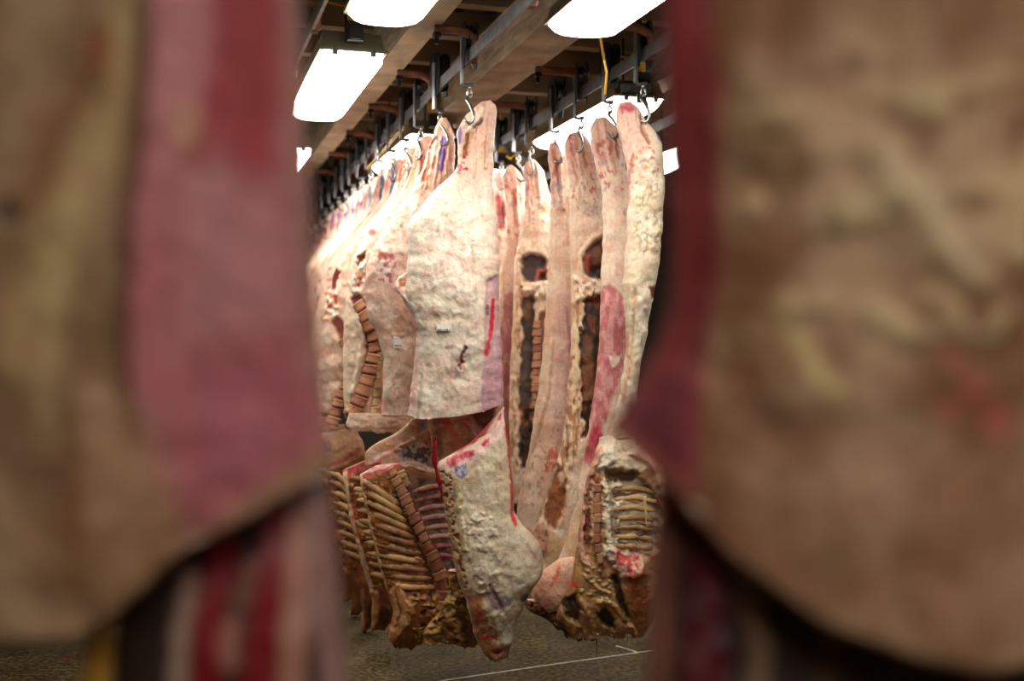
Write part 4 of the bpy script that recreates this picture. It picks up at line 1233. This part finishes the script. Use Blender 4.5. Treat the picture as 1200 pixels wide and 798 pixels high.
hr3 = trolley_Y(2, 6.34, 'trolley and hook of the side with the dark open pelvis cavity', GT, -.3)
t = side('beef side with a dark open pelvis cavity framed by ragged fat and a chained hook', GR, hr3)
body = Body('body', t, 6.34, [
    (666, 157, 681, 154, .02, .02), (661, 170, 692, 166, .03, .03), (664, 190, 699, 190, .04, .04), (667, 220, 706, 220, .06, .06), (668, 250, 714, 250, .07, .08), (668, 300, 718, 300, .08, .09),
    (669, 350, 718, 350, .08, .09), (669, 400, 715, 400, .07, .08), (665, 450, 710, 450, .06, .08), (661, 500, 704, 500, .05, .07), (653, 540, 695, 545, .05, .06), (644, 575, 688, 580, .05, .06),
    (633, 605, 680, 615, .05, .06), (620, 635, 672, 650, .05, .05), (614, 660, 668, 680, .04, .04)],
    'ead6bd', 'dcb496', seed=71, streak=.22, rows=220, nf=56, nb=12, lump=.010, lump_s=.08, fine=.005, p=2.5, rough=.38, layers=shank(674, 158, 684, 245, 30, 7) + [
        L_poly([(658, 150), (702, 150), (702, 200), (664, 205)], 'e4b09c', .7, soft=8), L_ell(664, 160, 6, 4, 'd03a40', .9), L_ell(672, 175, 6, 6, 'd07a78', .6), L_line([(683, 180), (686, 196)], 2, 'b86a4a', .7, dep=-.008),
        L_line([(697, 176), (698, 196)], 1.6, '5440a0', .9), L_ell(690, 248, 9, 7, 'b8a6a0', .6, soft=4), L_spots([(682, 238), (700, 240), (700, 256), (682, 254)], '8a4a48', .58, 3, .7),
        L_line([(706, 272), (690, 284), (680, 300), (679, 325)], 3, 'e6cfae', .95, dep=.014),
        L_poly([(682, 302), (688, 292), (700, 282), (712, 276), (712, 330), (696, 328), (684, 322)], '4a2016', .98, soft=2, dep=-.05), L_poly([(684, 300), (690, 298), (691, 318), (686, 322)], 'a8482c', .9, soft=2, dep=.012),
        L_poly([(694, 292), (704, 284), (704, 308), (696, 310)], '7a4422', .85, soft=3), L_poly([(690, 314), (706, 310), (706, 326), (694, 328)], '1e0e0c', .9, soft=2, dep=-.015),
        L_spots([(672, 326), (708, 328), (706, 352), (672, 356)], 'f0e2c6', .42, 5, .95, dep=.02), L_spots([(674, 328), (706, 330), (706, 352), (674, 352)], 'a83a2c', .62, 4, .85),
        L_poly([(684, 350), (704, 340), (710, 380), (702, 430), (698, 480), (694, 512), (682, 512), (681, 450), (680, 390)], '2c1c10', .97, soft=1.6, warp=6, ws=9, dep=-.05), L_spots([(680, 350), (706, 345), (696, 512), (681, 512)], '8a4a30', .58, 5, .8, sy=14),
        L_poly([(684, 392), (694, 392), (694, 424), (686, 424)], '7a5436', .85, soft=3), L_poly([(682, 428), (695, 424), (696, 468), (684, 470)], '8e6446', .9, soft=2), L_line([(683, 440), (682, 465)], 1.4, '8a2a20', .8), L_line([(682, 472), (692, 470)], 2, '2a1a20', .9),
        L_line([(676, 345), (675, 400), (674, 450), (671, 500), (666, 540), (660, 570)], 4, 'e6d2ac', .95, soft=1.6, warp=5, ws=7, dep=.009), L_spots([(668, 345), (681, 345), (678, 520), (660, 575), (655, 560)], 'b07a50', .56, 4, .8, sy=10, dep=-.006), L_line([(664, 362), (661, 380), (665, 392)], 2.2, '9a4a2c', .9, dep=-.012), L_line([(665, 500), (664, 540)], 2, '8a6038', .8, dep=-.01),
        L_poly([(654, 542), (662, 556), (663, 590), (650, 618), (640, 615), (637, 595), (643, 565)], '7e4a2a', .95, soft=2, warp=3, dep=-.03), L_spots([(640, 550), (664, 550), (660, 615), (640, 610)], 'a86a3c', .5, 4, .8, sy=3),
        L_ell(658, 558, 4, 9, 'e0bfa6', .8, dep=.012), L_line([(654, 543), (641, 565), (635, 595), (628, 612), (618, 625)], 3.5, 'dbb598', .95, soft=2, dep=.014),
        L_poly([(640, 630), (670, 625), (672, 680), (640, 680)], 'c8a878', .85, soft=5), L_poly([(625, 615), (645, 612), (640, 650), (618, 650)], 'b88a6c', .8, soft=4), L_spots([(618, 612), (645, 612), (640, 650), (615, 650)], '4a302a', .58, 4, .7)])
hr4 = trolley_Y(2, 6.74, 'trolley and hook of the long narrow side with smooth membrane', GT, .2)
t = side('long narrow beef side with smooth pale membrane and faint violet tinge', GR, hr4)
Body('body', t, 6.74, [
    (645, 168, 654, 165, .015, .015), (642, 181, 663, 178, .03, .03), (645, 206, 669, 206, .04, .04), (645, 240, 675, 240, .06, .06), (643, 300, 680, 300, .07, .08), (640, 350, 680, 350, .07, .08),
    (637, 400, 678, 400, .06, .08), (632, 450, 674, 450, .05, .07), (624, 500, 666, 500, .05, .06), (615, 550, 655, 550, .05, .06), (607, 590, 643, 592, .04, .05), (604, 620, 632, 625, .03, .04), (606, 645, 620, 648, .02, .02)],
    'ecd8c0', 'deb89c', seed=81, rows=190, nf=44, nb=12, lump=.007, lump_s=.10, fine=.003, p=2.5, rough=.36, streak=.25, layers=shank(650, 168, 657, 250, 22, 8) + [
        L_poly([(640, 165), (668, 165), (668, 210), (645, 210)], 'e0a890', .7, soft=6), L_line([(648, 178), (652, 195), (650, 205)], 2.5, 'a8502c', .7), L_ell(643, 170, 4, 5, 'c05040', .7), L_ell(654, 218, 8, 10, 'a8a4a8', .5, soft=5),
        L_poly([(654, 345), (666, 345), (672, 400), (668, 470), (655, 520), (645, 520), (650, 430)], 'cda6a6', .7, soft=5, tex=.4), L_line([(663, 362), (668, 400), (667, 440)], 2, 'a85a70', .6),
        L_spots([(640, 525), (655, 520), (652, 552), (638, 552)], 'd2553c', .48, 5, .8), L_spots([(608, 470), (660, 470), (640, 600), (604, 600)], '8a6a70', .66, 3, .7), L_line([(648, 400), (643, 460), (630, 510), (612, 560)], 1.5, 'c09c80', .7, dep=-.006),
        L_line([(637, 470), (624, 520), (612, 565)], 2.5, 'e0c4a8', .8, dep=.012)])
hr5 = trolley_Y(2, 7.2, 'trolley and hook of the side with round dark hole', GT, -.2)
t = side('beef side with round dark hole high up and a column of small vertebrae below', GR, hr5)
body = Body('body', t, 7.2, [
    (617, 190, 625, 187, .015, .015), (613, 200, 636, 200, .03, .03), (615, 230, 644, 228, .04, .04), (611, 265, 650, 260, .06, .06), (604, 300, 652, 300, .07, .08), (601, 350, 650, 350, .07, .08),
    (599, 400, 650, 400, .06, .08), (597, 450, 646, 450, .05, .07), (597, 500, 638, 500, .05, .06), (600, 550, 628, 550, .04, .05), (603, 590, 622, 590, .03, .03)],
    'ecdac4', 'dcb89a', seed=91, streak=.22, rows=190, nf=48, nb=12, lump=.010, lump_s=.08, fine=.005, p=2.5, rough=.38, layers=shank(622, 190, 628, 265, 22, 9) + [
        L_poly([(610, 185), (645, 185), (645, 232), (612, 232)], 'e4b8a4', .7, soft=6), L_line([(622, 200), (619, 225)], 1.6, 'b86a50', .6, dep=-.008),
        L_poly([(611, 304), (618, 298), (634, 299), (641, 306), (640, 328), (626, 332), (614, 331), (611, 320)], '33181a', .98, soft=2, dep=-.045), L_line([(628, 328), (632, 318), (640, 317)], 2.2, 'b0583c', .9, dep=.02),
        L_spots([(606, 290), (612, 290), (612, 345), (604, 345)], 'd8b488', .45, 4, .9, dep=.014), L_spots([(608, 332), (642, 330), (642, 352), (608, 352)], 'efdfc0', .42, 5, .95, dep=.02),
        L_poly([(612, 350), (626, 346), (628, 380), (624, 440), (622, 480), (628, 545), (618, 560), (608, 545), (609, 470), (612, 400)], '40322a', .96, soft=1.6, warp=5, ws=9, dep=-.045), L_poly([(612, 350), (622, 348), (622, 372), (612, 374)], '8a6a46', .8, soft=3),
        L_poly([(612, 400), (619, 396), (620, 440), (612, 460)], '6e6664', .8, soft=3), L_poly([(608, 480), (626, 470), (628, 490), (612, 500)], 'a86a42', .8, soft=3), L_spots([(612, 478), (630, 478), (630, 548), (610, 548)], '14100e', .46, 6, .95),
        L_line([(607, 345), (606, 400), (603, 450), (601, 500), (604, 550)], 3, 'e0c8a2', .95, soft=1.4, warp=4, ws=6, dep=.009), L_spots([(602, 345), (611, 345), (606, 550), (598, 550)], 'b07a50', .56, 3, .8, sy=10, dep=-.006), L_ell(611, 344, 1.6, 8, 'b02c22', .8),
        L_line([(636, 372), (634, 420), (632, 480)], 5.5, '8a4a2c', .9, soft=1.5, dep=-.014), L_line([(640, 360), (639, 420), (637, 480)], 2, 'cf8a60', .9, warp=2)])
body.verts_along([(629, 376), (629, 420), (627, 478)], 11, 9.5, VERTM, .010)
hr6 = trolley_Y(2, 7.46, 'trolley and hook of the thin side with brown-red membrane', GT, .3)
t = side('thin beef side with brown-red membrane hanging next to the big fat side', GR, hr6)
Body('body', t, 7.46, [(594, 196, 600, 193, .015, .015), (589, 207, 611, 205, .03, .03), (593, 240, 616, 240, .04, .04), (594, 280, 616, 280, .05, .05), (588, 310, 616, 310, .05, .06), (585, 350, 615, 350, .05, .06),
                       (584, 400, 612, 400, .05, .06), (585, 450, 610, 450, .04, .05), (587, 500, 608, 500, .04, .05), (596, 560, 610, 560, .03, .03)],
     'e8d0ba', 'dcb49a', seed=95, streak=.22, rows=140, nf=32, nb=10, lump=.008, lump_s=.08, layers=shank(598, 196, 604, 300, 18, 10) + [
         L_poly([(586, 350), (600, 340), (612, 352), (612, 520), (590, 520)], 'a8606a', .92, soft=3, rough=.3), L_spots([(585, 355), (612, 355), (612, 500), (588, 500)], 'cda09a', .56, 4, .7, sy=14), L_line([(600, 225), (606, 240)], 1.8, 'b8502c', .8), L_ell(597, 205, 3, 6, 'c87a58', .6),
         L_line([(588, 300), (590, 340), (587, 380)], 2, 'd8b894', .9, dep=.012)])
hr7 = trolley_Y(2, 7.84, 'trolley and hook of the narrow side with bloody gash', GT)
t = side('narrow beef side with bloody red gash under its pink shank', GR, hr7)
Body('body', t, 7.84, [(578, 203, 586, 200, .015, .015), (575, 216, 591, 214, .03, .03), (576, 250, 596, 250, .04, .04), (575, 300, 600, 300, .05, .05), (575, 380, 600, 380, .05, .05), (576, 480, 598, 480, .04, .04), (580, 560, 596, 560, .03, .03)],
     'ead2be', 'dcb09a', seed=97, rows=120, nf=28, nb=10, lump=.010, lump_s=.08, layers=shank(582, 203, 586, 300, 15, 12) + [
         L_line([(585, 234), (589, 250), (588, 265)], 4.5, '9a1c20', .95, soft=2, warp=3), L_line([(590, 242), (590, 262)], 1.5, '4a1014', .9), L_ell(583, 212, 6, 4, 'e0a0a0', .8), L_spots([(578, 280), (596, 280), (596, 500), (578, 500)], '8a5a3c', .6, 3, .7, sy=16)])

# ================================================================== foreground, right of the lens
hf = trolley(1.12, RAILB[0], 'dark trolley and hook carrying the foreground carcass with tan fat', GT)
hfp = ab(1.12, RAILB[0])
t = empty('beef_side', (hfp.x, hfp.y, .25), 'foreground beef side with lumpy tan fat and dark red flank edge, right of the gap', 'beef carcass')
Body('hindquarter', t, 1.3, [
    (835, -800, 905, -800, .03, .03), (815, -650, 930, -650, .05, .05), (800, -450, 1010, -450, .07, .07), (780, -200, 1250, -200, .09, .1), (775, 0, 1320, 0, .10, .12),
    (779, 150, 1345, 150, .11, .12), (786, 290, 1355, 300, .11, .12), (783, 365, 1355, 400, .10, .12), (760, 425, 1345, 500, .09, .11), (727, 476, 1325, 620, .08, .10), (708, 500, 1300, 770, .06, .08)],
    'b99c7a', '906a4a', seed=101, rough=.65, rows=170, nf=110, nb=14, lump=.022, lump_s=.14, fine=.005, p=1.7, back='8a4a48', mottle=.7, warp_s=1.3,
    bot=[(0, 0), (.13, 35), (.23, 77), (.4, 110), (.57, 103), (.71, 85), (1, 0)], botk=5, layers=[
        L_poly([(770, -220), (812, -220), (832, 100), (838, 250), (828, 380), (815, 470), (812, 600), (780, 590), (700, 500), (745, 420), (770, 300), (765, 100)], '9a3a40', .95, soft=9, warp=6, ws=40, rough=.65),
        L_line([(818, 150), (822, 300), (812, 420)], 9, '6a1c28', .7, soft=9), L_poly([(716, 500), (770, 440), (800, 440), (800, 550)], '6e2c3c', .8, soft=14), L_line([(716, 500), (790, 572), (850, 640)], 10, 'a87058', .8, soft=9),
        L_spots([(850, 150), (1200, 100), (1200, 400), (860, 400)], 'cdb78c', .52, 70, .7, dep=.012, sy=50), L_line([(1000, 200), (1030, 250), (1090, 330)], 18, 'd0bd98', .8, soft=18, dep=.012),
        L_line([(890, 370), (920, 410), (955, 460)], 9, 'd0bb82', .8, soft=9), L_ell(1120, 482, 14, 12, 'bf4a3c', .8, soft=9), L_spots([(1040, 400), (1160, 420), (1150, 520), (1060, 480)], 'c4665a', .55, 25, .7),
        L_poly([(880, -60), (1250, -60), (1250, 90), (900, 60)], '8a643e', .7, soft=40, warp=20, ws=60), L_ell(972, 98, 18, 14, '6a4426', .7, soft=10),
        L_poly([(830, 440), (1000, 480), (1300, 560), (1300, 800), (1000, 760), (850, 650)], 'a98066', .6, soft=40), L_spots([(850, 420), (1250, 420), (1250, 770), (900, 700)], '9c7654', .55, 55, .6, sy=80)])
Body('forequarter', t, 1.42, [
    (772, 540, 1260, 640, .03, .03), (768, 600, 1260, 740, .05, .05), (762, 680, 1240, 800, .06, .06), (755, 798, 1220, 900, .07, .07), (750, 1000, 1180, 1050, .07, .07), (770, 1300, 1100, 1300, .06, .06), (830, 1700, 1000, 1700, .04, .04)],
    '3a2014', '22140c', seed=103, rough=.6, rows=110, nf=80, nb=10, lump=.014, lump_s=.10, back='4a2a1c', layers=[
        L_line([(775, 560), (770, 680), (760, 800), (755, 950)], 14, 'a46a5c', .85, soft=10), L_line([(815, 600), (820, 700), (815, 900)], 26, '5e0e18', .95, soft=10, warp=6, ws=30, rough=.25), L_line([(835, 620), (828, 680), (822, 730)], 8, '8e3038', .7, soft=7),
        L_line([(862, 660), (880, 740), (870, 900)], 12, 'a88468', .75, soft=10), L_line([(955, 740), (950, 900)], 10, '6e4c2c', .7, soft=9), L_line([(1040, 780), (1030, 900)], 20, '5a3a24', .6, soft=12)])

# ================================================================== foreground, left of the lens
hf = trolley(1.5, RAILB[-1], 'dark trolley and hook carrying the foreground carcass with pink flank', GT)
hfp = ab(1.5, RAILB[-1])
t = empty('beef_side', (hfp.x, hfp.y, .25), 'foreground beef side with broad pink-red flank muscle, left of the gap', 'beef carcass')
Body('hindquarter', t, 1.4, [
    (-35, -715, 60, -715, .03, .03), (-90, -520, 140, -520, .06, .06), (-250, -250, 335, -250, .09, .09), (-330, 0, 350, 0, .10, .11), (-340, 150, 359, 150, .11, .12),
    (-340, 300, 368, 290, .11, .12), (-340, 420, 377, 400, .10, .11), (-330, 560, 383, 480, .08, .10), (-300, 740, 390, 546, .06, .07)],
    'b99c7c', '9a7a5a', seed=111, rough=.65, rows=170, nf=120, nb=14, lump=.018, lump_s=.14, fine=.004, p=1.7, back='8a4a48', mottle=.7,
    bot=[(0, 0), (.436, 85), (.58, 112), (.654, 98), (.756, 47), (.87, 30), (1, 0)], botk=5, layers=[
        L_line([(190, 0), (170, 130), (120, 260), (60, 420)], 26, 'c8ac78', .7, soft=24, dep=.01), L_line([(150, 60), (110, 160), (80, 250)], 10, '8a5a34', .7, soft=10), L_ell(148, 80, 14, 24, 'b4664c', .7, soft=10), L_ell(85, 165, 10, 22, '96582c', .6, soft=10),
        L_ell(55, 263, 13, 9, '2e2018', .9, soft=7, dep=-.02), L_line([(130, 260), (105, 350), (90, 480)], 12, 'c8b482', .7, soft=12),
        L_poly([(210, -260), (330, -260), (348, 0), (360, 300), (372, 420), (384, 520), (300, 580), (232, 628), (196, 560), (172, 450), (176, 300), (196, 100)], 'c4747c', .95, soft=8, warp=6, ws=50, rough=.6),
        L_poly([(262, -260), (325, -260), (336, 80), (330, 230), (300, 250), (268, 120)], 'a83236', .85, soft=14, warp=10, ws=60), L_poly([(215, -100), (262, -100), (256, 120), (215, 220), (196, 200)], 'd08a90', .8, soft=12),
        L_ell(240, 165, 17, 28, 'd8a88c', .85, soft=9), L_line([(268, 120), (262, 180), (240, 200)], 9, 'b02434', .7, soft=9), L_poly([(225, 200), (340, 220), (345, 380), (240, 400)], 'c89098', .6, soft=25), L_poly([(240, 420), (350, 400), (375, 500), (300, 560), (240, 590)], 'b86678', .7, soft=20),
        L_line([(190, 470), (215, 560), (232, 615)], 8, 'c08a80', .8, soft=8), L_line([(338, -200), (350, 0), (362, 300), (376, 430)], 16, 'b88a80', .7, soft=14), L_line([(200, -200), (192, 60), (176, 260), (166, 420), (172, 520)], 8, '5e3a28', .85, soft=8, dep=-.012),
        L_line([(390, 546), (300, 598), (222, 642)], 14, 'b48870', .85, soft=10), L_poly([(130, 450), (185, 470), (220, 600), (150, 700), (120, 640)], 'b8906c', .7, soft=16), L_poly([(-300, 450), (90, 420), (110, 720), (-300, 740)], 'a58264', .5, soft=40),
        L_line([(118, 480), (112, 580), (108, 680)], 8, '8a5c38', .7, soft=9)])
fore = Body('forequarter', t, 1.5, [
    (150, 640, 386, 556, .03, .03), (142, 700, 392, 630, .05, .05), (136, 798, 410, 790, .06, .06), (130, 1000, 420, 1000, .06, .07), (150, 1300, 390, 1300, .06, .06), (200, 1720, 300, 1720, .03, .03)],
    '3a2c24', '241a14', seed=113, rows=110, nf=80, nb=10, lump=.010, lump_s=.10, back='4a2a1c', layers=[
        L_line([(235, 670), (225, 760), (222, 900)], 11, 'b8988a', .85, soft=8), L_line([(272, 640), (256, 740), (258, 900)], 18, '8a1c28', .92, soft=8, rough=.25), L_line([(285, 720), (280, 745), (283, 760)], 11, 'b87c6c', .8, soft=9),
        L_line([(305, 660), (300, 690)], 10, 'b48070', .7, soft=9), L_line([(335, 610), (325, 700), (312, 800), (308, 950)], 19, '8a1824', .95, soft=8, rough=.25), L_line([(360, 590), (356, 700), (350, 800), (346, 950)], 15, 'c08a78', .95, soft=8),
        L_line([(382, 580), (390, 700), (402, 800), (405, 950)], 18, 'a8827f', .95, soft=9), L_line([(160, 650), (220, 625), (300, 590), (380, 556)], 16, '2a1612', .9, soft=14)])
Body('fat_strand', t, 1.46, [(108, 690, 134, 680, .012, .012), (104, 740, 132, 735, .014, .014), (98, 800, 130, 800, .015, .015), (100, 900, 128, 900, .012, .012), (108, 980, 122, 980, .006, .006)],
     'b8862c', '8a5418', seed=114, rows=36, nf=16, nb=8, lump=.004, lump_s=.05)

# sides on the rail behind the pink foreground carcass
src = [o for o in bpy.data.objects if o.name.startswith('beef_side') and o.parent is None and 'purple stripe' in o['label']][0]
for Y, lab in ((6.55, 'cream beef side with rib cage, hidden behind the pink foreground flank'), (7.3, 'cream beef side deeper behind the pink foreground flank')):
    hk = trolley_Y(-1, Y, 'dark trolley and hook on the rail behind the pink foreground flank', GT)
    c = copy_tree(src); c.location = (hk.x, hk.y, .25); c['label'] = lab

# loose yellow cable along the beam and short cords
for i, (pts, lab) in enumerate((
        ([P(430, 198, 8.2), P(446, 181, 7.8), P(460, 164, 7.4), P(473, 150, 7.1)], 'yellow cable slung along the rail above the ink-striped shanks'),
        ([ab(4.66, 1.80, 3.21), P(704, 46, 5.15), P(708, 70, 5.3), P(711, 85, 5.3), P(709, 110, 5.35)], 'thin yellow cord hanging down beside the big bright lamp'),
        ([P(753, 112, 5.9), P(758, 120, 5.9), P(760, 130, 5.9), P(760, 142, 5.95)], 'short yellow cord by the hook of the red-tipped shank'),
        ([P(593, 183, 7.9), P(598, 186, 7.9), P(604, 181, 7.9), P(606, 190, 7.9)], 'curled yellow cord between the two loaded rails'))):
    tag(MB().tube(pts, .011 if i == 0 else .006, 6).build('yellow_cable', YELL), lab, 'cable')
# rail switch plate
o = MB().box(P(745, 104, 5.75), (.15, .03, .045)).box(P(752, 114, 5.75), (.05, .03, .05)).tube([P(737, 104, 5.72), P(737, 104, 5.70)], .012, 8).build('rail_switch', DARKST)
tag(o, 'dark steel switch plate on the rail above the red-tipped shank', 'bracket')

# pale conduit running beside the wide beam
pts = [ab(q, 2.06, 3.40) for q in (2.0, 4.0, 6.0, 8.0, 11.0)]
tag(MB().tube(pts, .022, 10).build('conduit_pipe', HOUS), 'pale conduit pipe running beside the wide tan beam', 'pipe')
